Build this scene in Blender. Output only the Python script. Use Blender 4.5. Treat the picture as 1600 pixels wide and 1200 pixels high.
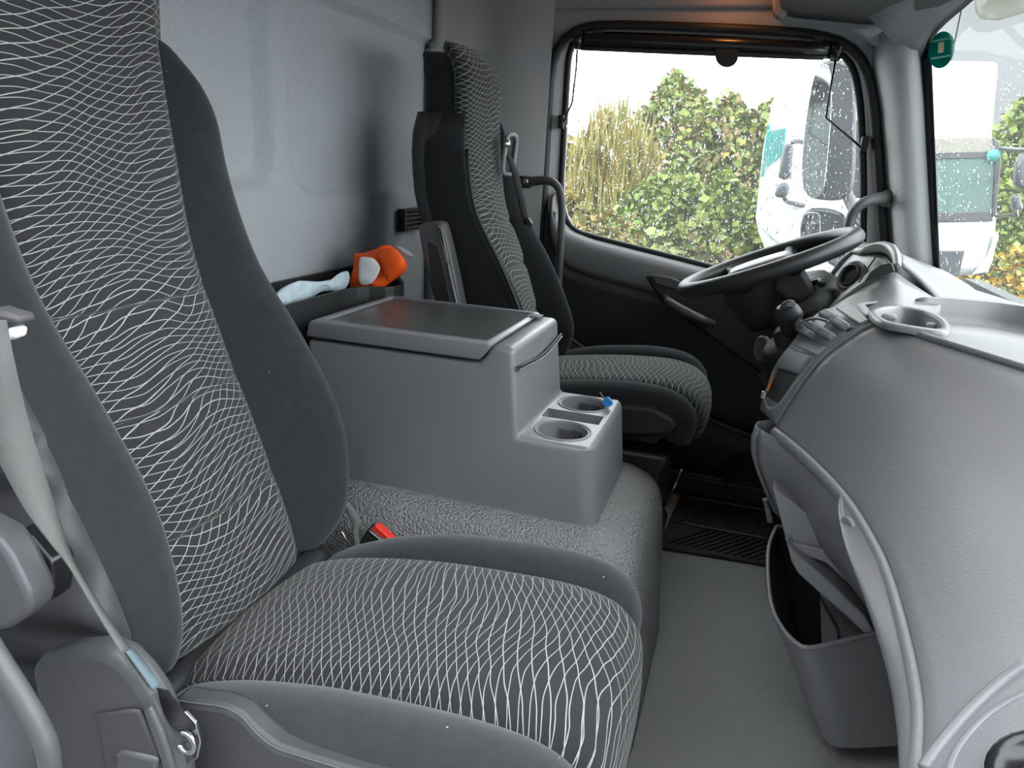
import bpy, bmesh, math, random
import numpy as np
from mathutils import Vector, Matrix, noise
random.seed(7)
S = bpy.context.scene
COL = S.collection
for o in list(bpy.data.objects): bpy.data.objects.remove(o)

# ------------------------------------------------------------------ camera
# world: x = towards the windscreen, y = across the cab to the driver's door, z = up, cab floor at 0
FPX = 1140.0
CAM = np.array([0.0, 0.0, 1.02])
RW = np.array([[0.94946537, 0.13795678, -0.28192807],
               [0.309217, -0.25701153, 0.91560358],
               [0.05385496, -0.95651085, -0.28668213]])      # world = RW @ (right, down, forward)
cd = bpy.data.cameras.new('camera'); cam = bpy.data.objects.new('camera', cd); COL.objects.link(cam)
cd.sensor_width = 36.0; cd.lens = 36.0 * FPX / 1600.0; cd.clip_start = 0.02; cd.clip_end = 200
cam.matrix_world = Matrix(((RW[0, 0], -RW[0, 1], -RW[0, 2], CAM[0]), (RW[1, 0], -RW[1, 1], -RW[1, 2], CAM[1]),
                           (RW[2, 0], -RW[2, 1], -RW[2, 2], CAM[2]), (0, 0, 0, 1)))
S.camera = cam
S.view_settings.view_transform = 'Standard'; S.view_settings.look = 'None'
S.view_settings.gamma = 1; S.view_settings.use_curve_mapping = False
S.view_settings.exposure = 0.7

# ------------------------------------------------------------------ overcast sky
W = bpy.data.worlds.new('overcast_sky'); S.world = W; W.use_nodes = True
wn = W.node_tree.nodes; wl = W.node_tree.links
bg = wn['Background']; bg.inputs['Color'].default_value = (0.93, 0.97, 1.0, 1); bg.inputs['Strength'].default_value = 4.6

def ray(u, v): return RW @ np.array([u - 800.0, v - 600.0, FPX])
def at(u, v, y):                     # a point of the photo lying in the plane y
    d = ray(u, v); return Vector(CAM + d * (y - CAM[1]) / d[1])
def atx(u, v, x): d = ray(u, v); return Vector(CAM + d * (x - CAM[0]) / d[0])
def atz(u, v, z): d = ray(u, v); return Vector(CAM + d * (z - CAM[2]) / d[2])

# ------------------------------------------------------------------ materials
MAT = {}
def new_mat(n):
    m = bpy.data.materials.new(n); m.use_nodes = True; MAT[n] = m
    return m, m.node_tree.nodes, m.node_tree.links, m.node_tree.nodes['Principled BSDF']
def plain(n, col, rough=0.5, metal=0.0, spec=0.5, bump=0.0, scale=400, var=0.0, vscale=6, sheen=0.0, bdist=0.001, coat=0.0):
    m, N, L, P = new_mat(n)
    P.inputs['Base Color'].default_value = (*col, 1); P.inputs['Roughness'].default_value = rough
    P.inputs['Metallic'].default_value = metal; P.inputs['Specular IOR Level'].default_value = spec
    P.inputs['Coat Weight'].default_value = coat
    if sheen:
        P.inputs['Sheen Weight'].default_value = sheen; P.inputs['Sheen Roughness'].default_value = 0.6
        P.inputs['Sheen Tint'].default_value = (0.85, 0.88, 0.92, 1)
    tc = N.new('ShaderNodeTexCoord')
    if bump:
        t = N.new('ShaderNodeTexNoise'); t.inputs['Scale'].default_value = scale; t.inputs['Detail'].default_value = 3
        L.new(tc.outputs['Object'], t.inputs['Vector'])
        b = N.new('ShaderNodeBump'); b.inputs['Strength'].default_value = bump; b.inputs['Distance'].default_value = bdist
        L.new(t.outputs['Fac'], b.inputs['Height']); L.new(b.outputs['Normal'], P.inputs['Normal'])
    if var:
        t = N.new('ShaderNodeTexNoise'); t.inputs['Scale'].default_value = vscale; t.inputs['Detail'].default_value = 5
        L.new(tc.outputs['Object'], t.inputs['Vector'])
        r = N.new('ShaderNodeMapRange'); r.inputs[1].default_value = 0.3; r.inputs[2].default_value = 0.7
        r.inputs[3].default_value = 1 - var; r.inputs[4].default_value = 1 + var
        L.new(t.outputs['Fac'], r.inputs[0])
        x = N.new('ShaderNodeMix'); x.data_type = 'RGBA'; x.blend_type = 'MULTIPLY'; x.inputs[0].default_value = 1
        x.inputs[6].default_value = (*col, 1); L.new(r.outputs[0], x.inputs[7]); L.new(x.outputs[2], P.inputs['Base Color'])
    return m

plain('wall_felt', (0.365, 0.388, 0.412), 0.9, spec=0.15, bump=0.8, scale=330, var=0.10, vscale=300, bdist=0.002)
plain('trim_grey', (0.26, 0.262, 0.27), 0.6, spec=0.35, bump=0.25, scale=500)
plain('pillar_grey', (0.42, 0.437, 0.445), 0.6, spec=0.35, bump=0.25, scale=500)
plain('plastic_grey', (0.185, 0.185, 0.196), 0.36, spec=0.5, bump=0.22, scale=650, var=0.03)
plain('dash_grey', (0.205, 0.203, 0.214), 0.38, spec=0.5, bump=0.35, scale=420, var=0.03, vscale=4)
plain('dash_light', (0.18, 0.18, 0.185), 0.40, spec=0.5, bump=0.15, scale=500)
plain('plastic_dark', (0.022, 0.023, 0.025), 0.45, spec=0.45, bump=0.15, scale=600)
plain('plastic_mid', (0.070, 0.068, 0.070), 0.5, spec=0.45, bump=0.15, scale=600)
plain('door_charcoal', (0.024, 0.025, 0.028), 0.5, spec=0.4, bump=0.2, scale=500)
plain('door_sill_lit', (0.12, 0.122, 0.128), 0.5, spec=0.5, bump=0.2, scale=500)  # paler than the lining: light caught on the upward face is in the colour
plain('black_rubber', (0.012, 0.012, 0.013), 0.55, spec=0.4)
plain('black_gloss', (0.012, 0.012, 0.013), 0.22, spec=0.5)
plain('white_paint', (0.85, 0.85, 0.86), 0.35, spec=0.5)
plain('metal', (0.55, 0.55, 0.56), 0.25, metal=1.0)
plain('belt_grey', (0.14, 0.147, 0.143), 0.75, spec=0.3, bump=0.5, scale=900)
plain('belt_black', (0.015, 0.015, 0.017), 0.7, spec=0.3, bump=0.4, scale=900)
plain('handle_grey', (0.19, 0.195, 0.2), 0.4, spec=0.5, bump=0.2, scale=500)
plain('bellows_vinyl', (0.060, 0.060, 0.064), 0.5, spec=0.4, bump=0.2, scale=90, var=0.1)
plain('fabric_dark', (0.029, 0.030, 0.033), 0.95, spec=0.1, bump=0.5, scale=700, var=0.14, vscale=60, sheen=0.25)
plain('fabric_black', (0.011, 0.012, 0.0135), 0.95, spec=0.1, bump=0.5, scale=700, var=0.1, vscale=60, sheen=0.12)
plain('orange_cloth', (0.98, 0.12, 0.012), 0.6, spec=0.3, var=0.04, vscale=20)
plain('white_reflective', (0.80, 0.80, 0.80), 0.45, spec=0.4)
plain('silver_reflective', (0.42, 0.45, 0.50), 0.4, spec=0.5)
plain('red_button', (0.75, 0.035, 0.02), 0.35, spec=0.5)
plain('blue_plastic', (0.02, 0.22, 0.60), 0.35, spec=0.5)
plain('orange_plastic', (0.85, 0.25, 0.03), 0.4, spec=0.5)
plain('brown_pull', (0.085, 0.07, 0.06), 0.4, spec=0.5)
plain('asphalt', (0.085, 0.085, 0.085), 0.45, spec=0.5, bump=0.3, scale=60, var=0.2, vscale=2)
plain('truck_white', (0.46, 0.47, 0.48), 0.3, spec=0.5)
plain('truck_teal', (0.04, 0.22, 0.21), 0.35)
plain('truck_dark', (0.05, 0.055, 0.06), 0.3)
plain('truck_glass', (0.09, 0.145, 0.125), 0.15, spec=0.5)
plain('wire_grey', (0.25, 0.27, 0.27), 0.5)
plain('bark', (0.10, 0.07, 0.045), 0.9)
plain('sticker_gold', (0.45, 0.42, 0.25), 0.4)
plain('lamp_wood', (0.42, 0.17, 0.075), 0.5, spec=0.4)
plain('mirror_glass', (0.62, 0.66, 0.66), 0.06, metal=1.0)
plain('sill_metal', (0.62, 0.58, 0.57), 0.4)
plain('paper_white', (0.46, 0.57, 0.63), 0.7, var=0.12, vscale=40)
plain('plastic_near_door', (0.085, 0.085, 0.092), 0.4, bump=0.2, scale=600)  # darkened copy of the grey plastic, toning down doorway light in the colour
plain('bar_grey', (0.085, 0.088, 0.09), 0.45, bump=0.2, scale=500)  # handle grey darkened likewise, against strong doorway light on the bar
plain('fin_grey', (0.125, 0.125, 0.133), 0.38, bump=0.2, scale=500)
plain('label_blue', (0.12, 0.165, 0.19), 0.6)
plain('truck_visor', (0.20, 0.19, 0.16), 0.25, spec=0.5)
plain('lid_vinyl', (0.065, 0.066, 0.066), 0.3, spec=0.5, bump=0.12, scale=300)
plain('cup_dark', (0.06, 0.06, 0.063), 0.75, spec=0.15)

def leather_mat(n, col, scale, strength, dist, rough=0.5, spec=0.45):
    m, N, L, P = new_mat(n)
    P.inputs['Base Color'].default_value = (*col, 1); P.inputs['Roughness'].default_value = rough
    P.inputs['Specular IOR Level'].default_value = spec
    tc = N.new('ShaderNodeTexCoord'); v = N.new('ShaderNodeTexVoronoi'); v.inputs['Scale'].default_value = scale
    v.feature = 'SMOOTH_F1'; v.inputs['Smoothness'].default_value = 0.5
    L.new(tc.outputs['Object'], v.inputs['Vector'])
    b = N.new('ShaderNodeBump'); b.inputs['Strength'].default_value = strength; b.inputs['Distance'].default_value = dist; b.invert = True
    L.new(v.outputs['Distance'], b.inputs['Height']); L.new(b.outputs['Normal'], P.inputs['Normal'])
leather_mat('tunnel_vinyl', (0.215, 0.215, 0.218), 230, 1.0, 0.0045, 0.42)
leather_mat('floor_vinyl', (0.27, 0.272, 0.27), 330, 0.6, 0.0025, 0.5)

def lint(n, scale=42):
    # sparse pale lint specks clinging to the cloth
    m = MAT[n]; N = m.node_tree.nodes; L = m.node_tree.links; P = N['Principled BSDF']; src = P.inputs['Base Color'].links[0].from_socket
    tc = N.new('ShaderNodeTexCoord'); v = N.new('ShaderNodeTexVoronoi'); v.inputs['Scale'].default_value = scale; L.new(tc.outputs['Object'], v.inputs['Vector'])
    a = N.new('ShaderNodeMath'); a.operation = 'LESS_THAN'; a.inputs[1].default_value = 0.055; L.new(v.outputs['Distance'], a.inputs[0])
    s = N.new('ShaderNodeSeparateColor'); L.new(v.outputs['Color'], s.inputs[0])
    b = N.new('ShaderNodeMath'); b.operation = 'LESS_THAN'; b.inputs[1].default_value = 0.22; L.new(s.outputs[0], b.inputs[0])
    c = N.new('ShaderNodeMath'); c.operation = 'MULTIPLY'; L.new(a.outputs[0], c.inputs[0]); L.new(b.outputs[0], c.inputs[1])
    x = N.new('ShaderNodeMix'); x.data_type = 'RGBA'; L.new(c.outputs[0], x.inputs[0]); L.new(src, x.inputs[6]); x.inputs[7].default_value = (0.42, 0.42, 0.38, 1)
    L.new(x.outputs[2], P.inputs['Base Color'])
def pattern_mat(n, base, line, scale=1.0):
    """dark cloth woven through with two families of wavy pale threads (UV in metres: u across, v along)"""
    m, N, L, P = new_mat(n)
    P.inputs['Roughness'].default_value = 0.9; P.inputs['Specular IOR Level'].default_value = 0.1
    P.inputs['Sheen Weight'].default_value = 0.15; P.inputs['Sheen Roughness'].default_value = 0.6
    tc = N.new('ShaderNodeTexCoord'); sp = N.new('ShaderNodeSeparateXYZ'); L.new(tc.outputs['UV'], sp.inputs[0])
    U, V = sp.outputs[0], sp.outputs[1]
    def M(op, a, b=None, c=None):
        q = N.new('ShaderNodeMath'); q.operation = op
        for i, x in enumerate((a, b, c)):
            if x is None: continue
            if isinstance(x, (int, float)): q.inputs[i].default_value = x
            else: L.new(x, q.inputs[i])
        return q.outputs[0]
    def fam(slope, amp, k, kv, ph, per, seed, wid):
        nz = N.new('ShaderNodeTexNoise'); nz.inputs['Scale'].default_value = 11.0 * scale; nz.inputs['Detail'].default_value = 1
        mp = N.new('ShaderNodeMapping'); mp.inputs['Location'].default_value = (seed, seed * 2, 0); mp.inputs['Scale'].default_value = (1.0, 0.8, 1)
        L.new(tc.outputs['UV'], mp.inputs['Vector']); L.new(mp.outputs[0], nz.inputs['Vector'])
        a = M('MULTIPLY_ADD', U, k, ph); a = M('ADD', a, M('MULTIPLY', V, kv)); s = M('SINE', a)
        off = M('MULTIPLY', s, amp)
        off = M('ADD', off, M('MULTIPLY', U, slope))
        off = M('MULTIPLY_ADD', M('SUBTRACT', nz.outputs['Fac'], 0.5), 0.022 / scale, off)
        w = M('DIVIDE', M('ADD', V, off), per)
        f = M('ABSOLUTE', M('SUBTRACT', M('FRACT', w), 0.5))      # 0 on the thread
        r = N.new('ShaderNodeMapRange'); r.inputs[1].default_value = wid * 0.45; r.inputs[2].default_value = wid
        r.inputs[3].default_value = 1; r.inputs[4].default_value = 0; r.clamp = True
        L.new(f, r.inputs[0]); return r.outputs[0]
    f1 = fam(0.02, 0.010 / scale, 24 * scale, 9, 0.3, 0.0122 / scale, 0.0, 0.052)
    f2 = fam(-0.50, 0.014 / scale, 19 * scale, -11, 1.9, 0.0145 / scale, 3.7, 0.052)
    mx = M('MAXIMUM', f1, f2)
    c = N.new('ShaderNodeMix'); c.data_type = 'RGBA'; c.inputs[6].default_value = (*base, 1); c.inputs[7].default_value = (*line, 1)
    L.new(M('MULTIPLY', mx, 0.85), c.inputs[0]); L.new(c.outputs[2], P.inputs['Base Color'])
    b = N.new('ShaderNodeBump'); b.inputs['Strength'].default_value = 0.3; b.inputs['Distance'].default_value = 0.001
    L.new(mx, b.inputs['Height']); L.new(b.outputs['Normal'], P.inputs['Normal'])
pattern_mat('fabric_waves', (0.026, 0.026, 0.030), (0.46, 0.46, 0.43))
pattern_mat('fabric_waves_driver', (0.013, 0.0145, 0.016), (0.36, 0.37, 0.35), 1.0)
lint('fabric_dark')
lint('fabric_waves', 30)

def glass_mat(n, tint, haze, gloss=0.05):
    m, N, L, P = new_mat(n); N.remove(P); out = N['Material Output']
    t = N.new('ShaderNodeBsdfTransparent'); t.inputs['Color'].default_value = (*tint, 1)
    g = N.new('ShaderNodeBsdfGlossy'); g.inputs['Roughness'].default_value = 0.02
    d = N.new('ShaderNodeBsdfTranslucent'); d.inputs['Color'].default_value = (0.9, 0.93, 0.92, 1)
    a = N.new('ShaderNodeMixShader'); a.inputs[0].default_value = haze; L.new(t.outputs[0], a.inputs[1]); L.new(d.outputs[0], a.inputs[2])
    b = N.new('ShaderNodeMixShader'); b.inputs[0].default_value = gloss; L.new(a.outputs[0], b.inputs[1]); L.new(g.outputs[0], b.inputs[2])
    L.new(b.outputs[0], out.inputs['Surface'])
glass_mat('wet_glass', (0.93, 0.97, 0.95), 0.03)
glass_mat('visor_smoked', (0.30, 0.285, 0.24), 0.18, 0.04)
glass_mat('wind_glass', (0.95, 0.98, 0.97), 0.025, 0.03)
m, N, L, P = new_mat('water_drop')
P.inputs['Base Color'].default_value = (1, 1, 1, 1); P.inputs['Transmission Weight'].default_value = 1; P.inputs['Roughness'].default_value = 0.0; P.inputs['IOR'].default_value = 1.33

def leaf_mat(n, cols):
    m, N, L, P = new_mat(n)
    P.inputs['Roughness'].default_value = 0.5; P.inputs['Specular IOR Level'].default_value = 0.35
    g = N.new('ShaderNodeNewGeometry'); r = N.new('ShaderNodeValToRGB')
    el = r.color_ramp.elements
    while len(el) < len(cols): el.new(0.5)
    cols = [tuple(q * 0.9 for q in c) for c in cols]
    for i, c in enumerate(cols): el[i].position = i / (len(cols) - 1); el[i].color = (*c, 1)
    L.new(g.outputs['Random Per Island'], r.inputs[0]); L.new(r.outputs[0], P.inputs['Base Color'])
    P.inputs['Subsurface Weight'].default_value = 0
leaf_mat('leaf_green', [(0.08, 0.13, 0.02), (0.15, 0.23, 0.035), (0.22, 0.29, 0.05), (0.11, 0.17, 0.035), (0.28, 0.29, 0.07)])
leaf_mat('leaf_olive', [(0.15, 0.15, 0.035), (0.26, 0.22, 0.055), (0.32, 0.23, 0.06), (0.17, 0.20, 0.045), (0.34, 0.22, 0.075)])
leaf_mat('leaf_mixed', [(0.09, 0.13, 0.03), (0.20, 0.25, 0.06), (0.15, 0.19, 0.045), (0.26, 0.15, 0.07), (0.13, 0.19, 0.045), (0.20, 0.25, 0.06), (0.34, 0.30, 0.05)])
leaf_mat('leaf_yellow', [(0.42, 0.24, 0.02), (0.55, 0.32, 0.03), (0.15, 0.20, 0.04), (0.20, 0.22, 0.05)])

# ------------------------------------------------------------------ mesh helpers
def obj(name, verts, faces, mat, parent=None, smooth=True, uv=None, bevel=0, seg=2, sub=0, solid=0, off=-1):
    me = bpy.data.meshes.new(name); me.from_pydata([tuple(v) for v in verts], [], faces); me.update()
    bm = bmesh.new(); bm.from_mesh(me); bmesh.ops.remove_doubles(bm, verts=bm.verts, dist=1e-6) if uv is None else None
    if not solid and uv is None: bmesh.ops.recalc_face_normals(bm, faces=bm.faces)
    bm.to_mesh(me); bm.free()
    if uv is not None:
        l = me.uv_layers.new(name='UVMap')
        for lp in me.loops: l.data[lp.index].uv = uv[lp.vertex_index]
    me.materials.append(MAT[mat])
    if smooth: me.polygons.foreach_set('use_smooth', [True] * len(me.polygons))
    o = bpy.data.objects.new(name, me); COL.objects.link(o)
    if parent is not None: o.parent = parent
    if solid:
        md = o.modifiers.new('solid', 'SOLIDIFY'); md.thickness = solid; md.offset = off
    if bevel:
        md = o.modifiers.new('bevel', 'BEVEL'); md.width = bevel; md.segments = seg; md.limit_method = 'ANGLE'; md.angle_limit = math.radians(32); md.harden_normals = False
    if sub:
        md = o.modifiers.new('sub', 'SUBSURF'); md.levels = sub; md.render_levels = sub
    return o
def sharp(o, deg=40):
    me = o.data
    try: me.set_sharp_from_angle(angle=math.radians(deg))
    except Exception: pass
    return o
def grid_mesh(rows, cr=False, cc=False):
    n, k = len(rows), len(rows[0]); V = [p for r in rows for p in r]; Fc = []
    for i in range(n if cr else n - 1):
        for j in range(k if cc else k - 1):
            a = i * k + j; b = i * k + (j + 1) % k; i2 = (i + 1) % n
            Fc.append((a, b, i2 * k + (j + 1) % k, i2 * k + j))
    return V, Fc
def grid(name, rows, mat, parent=None, cr=False, cc=False, **kw):
    V, Fc = grid_mesh(rows, cr, cc); return obj(name, V, Fc, mat, parent, **kw)
def loft_solid(name, rows, mat, parent=None, **kw):
    """closed rings, capped at both ends"""
    V, Fc = grid_mesh(rows, False, True); k = len(rows[0])
    Fc.append(tuple(range(k))[::-1]); Fc.append(tuple(len(V) - k + i for i in range(k)))
    return obj(name, V, Fc, mat, parent, **kw)
def prism(name, outline, vec, mat, parent=None, bevel=0.003, **kw):
    """outline of 3-D points pushed along vec"""
    v = Vector(vec); n = len(outline); V = [Vector(p) for p in outline] + [Vector(p) + v for p in outline]
    Fc = [tuple(range(n)), tuple(range(2 * n - 1, n - 1, -1))] + [(i, i + n, (i + 1) % n + n, (i + 1) % n) for i in range(n)]
    o = obj(name, V, Fc, mat, parent, bevel=bevel, **kw); return sharp(o, 35)
def box(name, lo, hi, mat, parent=None, bevel=0.004, **kw):
    (a, b, c), (d, e, f) = lo, hi
    return prism(name, [(a, b, c), (d, b, c), (d, b, f), (a, b, f)], (0, e - b, 0), mat, parent, bevel, **kw)
def cr_path(pts, n=8, closed=False):
    P = [Vector(p) for p in pts]; out = []; m = len(P)
    for i in range(m if closed else m - 1):
        p0 = P[(i - 1) % m] if closed or i > 0 else P[0]; p1 = P[i]; p2 = P[(i + 1) % m]
        p3 = P[(i + 2) % m] if closed or i + 2 < m else P[-1]
        for k in range(n):
            t = k / n; t2 = t * t; t3 = t2 * t
            out.append(0.5 * (2 * p1 + (p2 - p0) * t + (2 * p0 - 5 * p1 + 4 * p2 - p3) * t2 + (3 * p1 - p0 - 3 * p2 + p3) * t3))
    if not closed: out.append(P[-1])
    return out
def tube_rows(path, r, k=10, closed=False, flat=1.0, up=None):
    rows = []; n = len(path); prev = None
    for i, p in enumerate(path):
        a = path[(i - 1) % n] if closed or i > 0 else path[0]; b = path[(i + 1) % n] if closed or i < n - 1 else path[-1]
        t = (b - a).normalized()
        if up is not None: s = t.cross(Vector(up)).normalized()
        else:
            ref = prev if prev is not None else (Vector((0, 0, 1)) if abs(t.z) < 0.9 else Vector((1, 0, 0)))
            s = (ref - t * ref.dot(t)).normalized()
        prev = s; w = t.cross(s); rr = r[i] if isinstance(r, (list, tuple)) else r
        rows.append([p + s * (math.cos(2 * math.pi * j / k) * rr * flat) + w * (math.sin(2 * math.pi * j / k) * rr) for j in range(k)])
    return rows
def tube(name, pts, r, mat, parent=None, k=10, n=6, closed=False, smoothpath=True, flat=1.0, up=None, **kw):
    path = cr_path(pts, n, closed) if smoothpath else [Vector(p) for p in pts]
    if isinstance(r, (list, tuple)): r = list(np.interp(np.linspace(0, 1, len(path)), np.linspace(0, 1, len(r)), r))
    rows = tube_rows(path, r, k, closed, flat, up)
    if closed: return grid(name, rows, mat, parent, cr=True, cc=True, **kw)
    return loft_solid(name, rows, mat, parent, **kw)
def disc(name, c, nrm, prof, mat, parent=None, k=28, sy=1.0, **kw):
    """lathe: prof = [(radius, height along nrm)]"""
    nrm = Vector(nrm).normalized(); a = nrm.orthogonal().normalized(); b = nrm.cross(a); c = Vector(c)
    rows = [[c + nrm * h + a * (math.cos(2 * math.pi * j / k) * r) + b * (math.sin(2 * math.pi * j / k) * r * sy) for j in range(k)] for r, h in prof]
    return loft_solid(name, rows, mat, parent, **kw)
def annulus(name, c, nrm, prof, mat, parent=None, k=32, **kw):
    """open ring: closed profile turned about nrm"""
    nrm = Vector(nrm).normalized(); a = nrm.orthogonal().normalized(); b = nrm.cross(a); c = Vector(c)
    rows = [[c + nrm * h + a * (math.cos(2 * math.pi * j / k) * r) + b * (math.sin(2 * math.pi * j / k) * r) for j in range(k)] for r, h in prof]
    return grid(name, rows, mat, parent, cr=True, cc=True, **kw)
def pillow(name, outline, nrm, thick, mat, parent=None, wob=0.0, rings=4, seed=0, sub=1, **kw):
    """crumpled closed cloth/paper body swelling from an outline to both sides"""
    n = Vector(nrm).normalized(); P = [Vector(p) for p in outline]; c = sum(P, Vector()) / len(P)
    def ring(f, h): return [c + (p - c) * f + n * h for p in P]
    fs = [0.04] + [0.04 + 0.96 * i / rings for i in range(1, rings + 1)]
    rows = [ring(f, thick * math.sqrt(max(0, 1 - f * f))) for f in fs] + [ring(f, -thick * math.sqrt(max(0, 1 - f * f))) for f in fs[::-1][1:]]
    if wob:
        rows = [[p + Vector(noise.noise_vector(p * 22 + Vector((seed, 0, 0)))) * wob for p in r] for r in rows]
    return loft_solid(name, rows, mat, parent, sub=sub, **kw)
def ring_plate(name, outer, inner, vec, mat, parent=None, **kw):
    """flat frame between two outlines of equal count, with thickness"""
    v = Vector(vec); n = len(outer)
    rows = [outer, inner, [p + v for p in inner], [p + v for p in outer]]
    o = grid(name, rows, mat, parent, cr=True, cc=True, **kw); return sharp(o, 40)
def resample(pts, n, closed=True):
    P = [Vector(p) for p in pts]; Q = P + [P[0]] if closed else P
    d = [0]
    for a, b in zip(Q, Q[1:]): d.append(d[-1] + (b - a).length)
    out = []
    for i in range(n):
        t = d[-1] * i / (n if closed else n - 1); j = max(0, min(len(Q) - 2, int(np.searchsorted(d, t, side='right')) - 1))
        f = (t - d[j]) / max(1e-9, d[j + 1] - d[j]); out.append(Q[j].lerp(Q[j + 1], f))
    return out
def thing(name, label, cat, loc=(0, 0, 0), group=None, kind=None):
    o = bpy.data.objects.new(name, None); o.empty_display_size = 0.05; COL.objects.link(o)
    o['label'] = label
    if cat: o['category'] = cat
    if group: o['group'] = group
    if kind: o['kind'] = kind
    return o
def tag(o, label, cat=None, group=None, kind=None):
    o['label'] = label
    if cat: o['category'] = cat
    if group: o['group'] = group
    if kind: o['kind'] = kind
    return o
def cut(o, cutters):
    """boolean-subtract cutter objects and drop them"""
    for c in cutters:
        md = o.modifiers.new('cut', 'BOOLEAN'); md.operation = 'DIFFERENCE'; md.object = c; md.solver = 'EXACT'
    bpy.context.view_layer.update()
    dg = bpy.context.evaluated_depsgraph_get(); me = bpy.data.meshes.new_from_object(o.evaluated_get(dg))
    o.modifiers.clear(); o.data = me
    for c in cutters: bpy.data.objects.remove(c)
    return o
def sinterp(xs, ys):
    xs = list(xs); ys = list(ys); P = [Vector((a, b, 0)) for a, b in zip(xs, ys)]; q = cr_path(P, 12)
    X = [p.x for p in q]; Y = [p.y for p in q]
    return lambda x: float(np.interp(x, X, Y))

# ================================================================== the cab shell
YD = 2.38            # inner face of the driver's side
XR = -1.0            # rear wall
ZT = 1.62            # roof lining
fl = box('floor', (-1.05, 0.36, -0.05), (0.75, 2.44, 0.0), 'floor_vinyl', bevel=0)
tag(fl, 'dark grey vinyl cab floor with fine grain between seats and dashboard', kind='structure')

# rear wall with its rounded corner into the driver's side, soft recessed panels pressed into the felt
def rear_x(y, z):
    x = XR
    # long pressed recess ending behind the console (rounded rectangle) and a second one behind the driver's seat
    def rr(y0, y1, z0, z1, rad, soft):
        dy = max(y0 + rad - y, 0, y - (y1 - rad)); dz = max(z0 + rad - z, 0, z - (z1 - rad))
        d = rad - math.hypot(dy, dz) if (dy > 0 or dz > 0) else min(min(y - y0, y1 - y), min(z - z0, z1 - z))
        d = min(d, y - y0, y1 - y, z - z0, z1 - z) if (dy == 0 or dz == 0) else d
        return max(0.0, min(1.0, d / soft + 0.5))
    x -= 0.034 * rr(0.2, 1.40, 0.95, 1.9, 0.07, 0.034)
    x -= 0.012 * rr(1.475, 2.6, 0.93, 1.358, 0.10, 0.012)
    if z > 1.366: x += 0.010 * min(1, (z - 1.366) / 0.006)
    return x
ys = sorted(set([0.38 + i * 0.06 for i in range(16)] + [1.3 + i * 0.008 for i in range(38)] + [1.6 + i * 0.04 for i in range(16)]))
zs = sorted(set([0.0, 0.2, 0.4, 0.6, 0.75, 0.85] + [0.88 + i * 0.008 for i in range(28)] + [1.1 + i * 0.05 for i in range(5)] + [1.335 + i * 0.004 for i in range(14)] + [1.45, 1.52, 1.62]))
rows = []
for z in zs:
    r = [Vector((rear_x(y, z), y, z)) for y in ys if y <= 2.2]
    r.append(Vector((rear_x(2.2, z), 2.2, z))); rows.append(r)
wr = grid('wall_rear', rows, 'wall_felt', solid=0.02, off=-1)
if wr.data.polygons[0].normal.x < 0: wr.modifiers[0].offset = 1
tag(wr, 'light grey felt rear wall of the cab with pressed recessed panels', kind='structure')

rows = []
for z in zs:
    x0 = rear_x(2.2, z); r = []
    for k in range(0, 13):
        a = k / 12 * math.pi / 2; r.append(Vector((x0 + 0.16 * (1 - math.cos(a)), 2.2 + 0.18 * math.sin(a), z)))
    r.append(Vector((-0.66, YD + 0.004, z))); rows.append(r)
tc_ = grid('trim_4', rows, 'trim_grey', solid=0.03, off=1)
tag(tc_, 'rounded grey corner trim between rear wall and driver door', kind='structure')

# ---- driver's side : opening outline (seal line) in the plane y = YD
seal_px = [(838, 560), (842, 480), (846, 400), (850, 300), (856, 180), (862, 110), (878, 68), (908, 47), (960, 41), (1100, 45), (1220, 51), (1290, 60), (1335, 82), (1359, 130), (1370, 220), (1375, 300), (1379, 360), (1383, 430), (1388, 520), (1370, 640)]
op = [at(u, v, YD) for u, v in seal_px] + [Vector((0.34, YD, 0.16)), Vector((0.28, YD, 0.10)), Vector((-0.55, YD, 0.10)), Vector((-0.66, YD, 0.16)), Vector((-0.68, YD, 0.4))]
op = resample(cr_path(op, 5, True), 120)
oc = sum(op, Vector()) / len(op)
def to_rect(p, x0, x1, z0, z1):          # push an outline point outwards to a rectangle
    d = p - oc; t = 1e9
    if d.x > 0: t = min(t, (x1 - oc.x) / d.x)
    if d.x < 0: t = min(t, (x0 - oc.x) / d.x)
    if d.z > 0: t = min(t, (z1 - oc.z) / d.z)
    if d.z < 0: t = min(t, (z0 - oc.z) / d.z)
    return Vector((oc.x + d.x * t, p.y, oc.z + d.z * t))
outer = [to_rect(p, -0.84, 0.60, 0.0, 1.482) for p in op]
for p in outer: p.x = min(p.x, max(0.372 + (1.355 - p.z) * 0.235 - 0.012, -0.5)) if p.z > 0.75 else p.x
wl_ = ring_plate('wall_left', outer, op, (0, 0.03, 0), 'trim_grey')
tag(wl_, 'grey moulded trim around the driver door opening', kind='structure')
tube('door_seal', [p + Vector((0, -0.006, 0)) for p in op], 0.0155, 'black_rubber', wl_, closed=True, n=1, smoothpath=True)
# roof rail above the door and the lining curving up to the roof
rr_ = []
for x in np.linspace(-1.0, 0.36, 14):
    rr_.append([Vector((x, YD + 0.01, 1.478)), Vector((x, YD - 0.012, 1.484)), Vector((x, YD - 0.016, 1.492)), Vector((x, YD - 0.03, 1.53)), Vector((x, YD - 0.07, 1.58)), Vector((x, YD - 0.14, 1.61)), Vector((x, YD - 0.22, ZT)), Vector((x, 1.4, ZT + 0.01)), Vector((x, 0.36, ZT))])
ce = grid('ceiling', rr_, 'trim_grey', solid=0.02, off=1)
tag(ce, 'grey cab roof lining above the driver door, warm glow on it', kind='structure')
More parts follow.
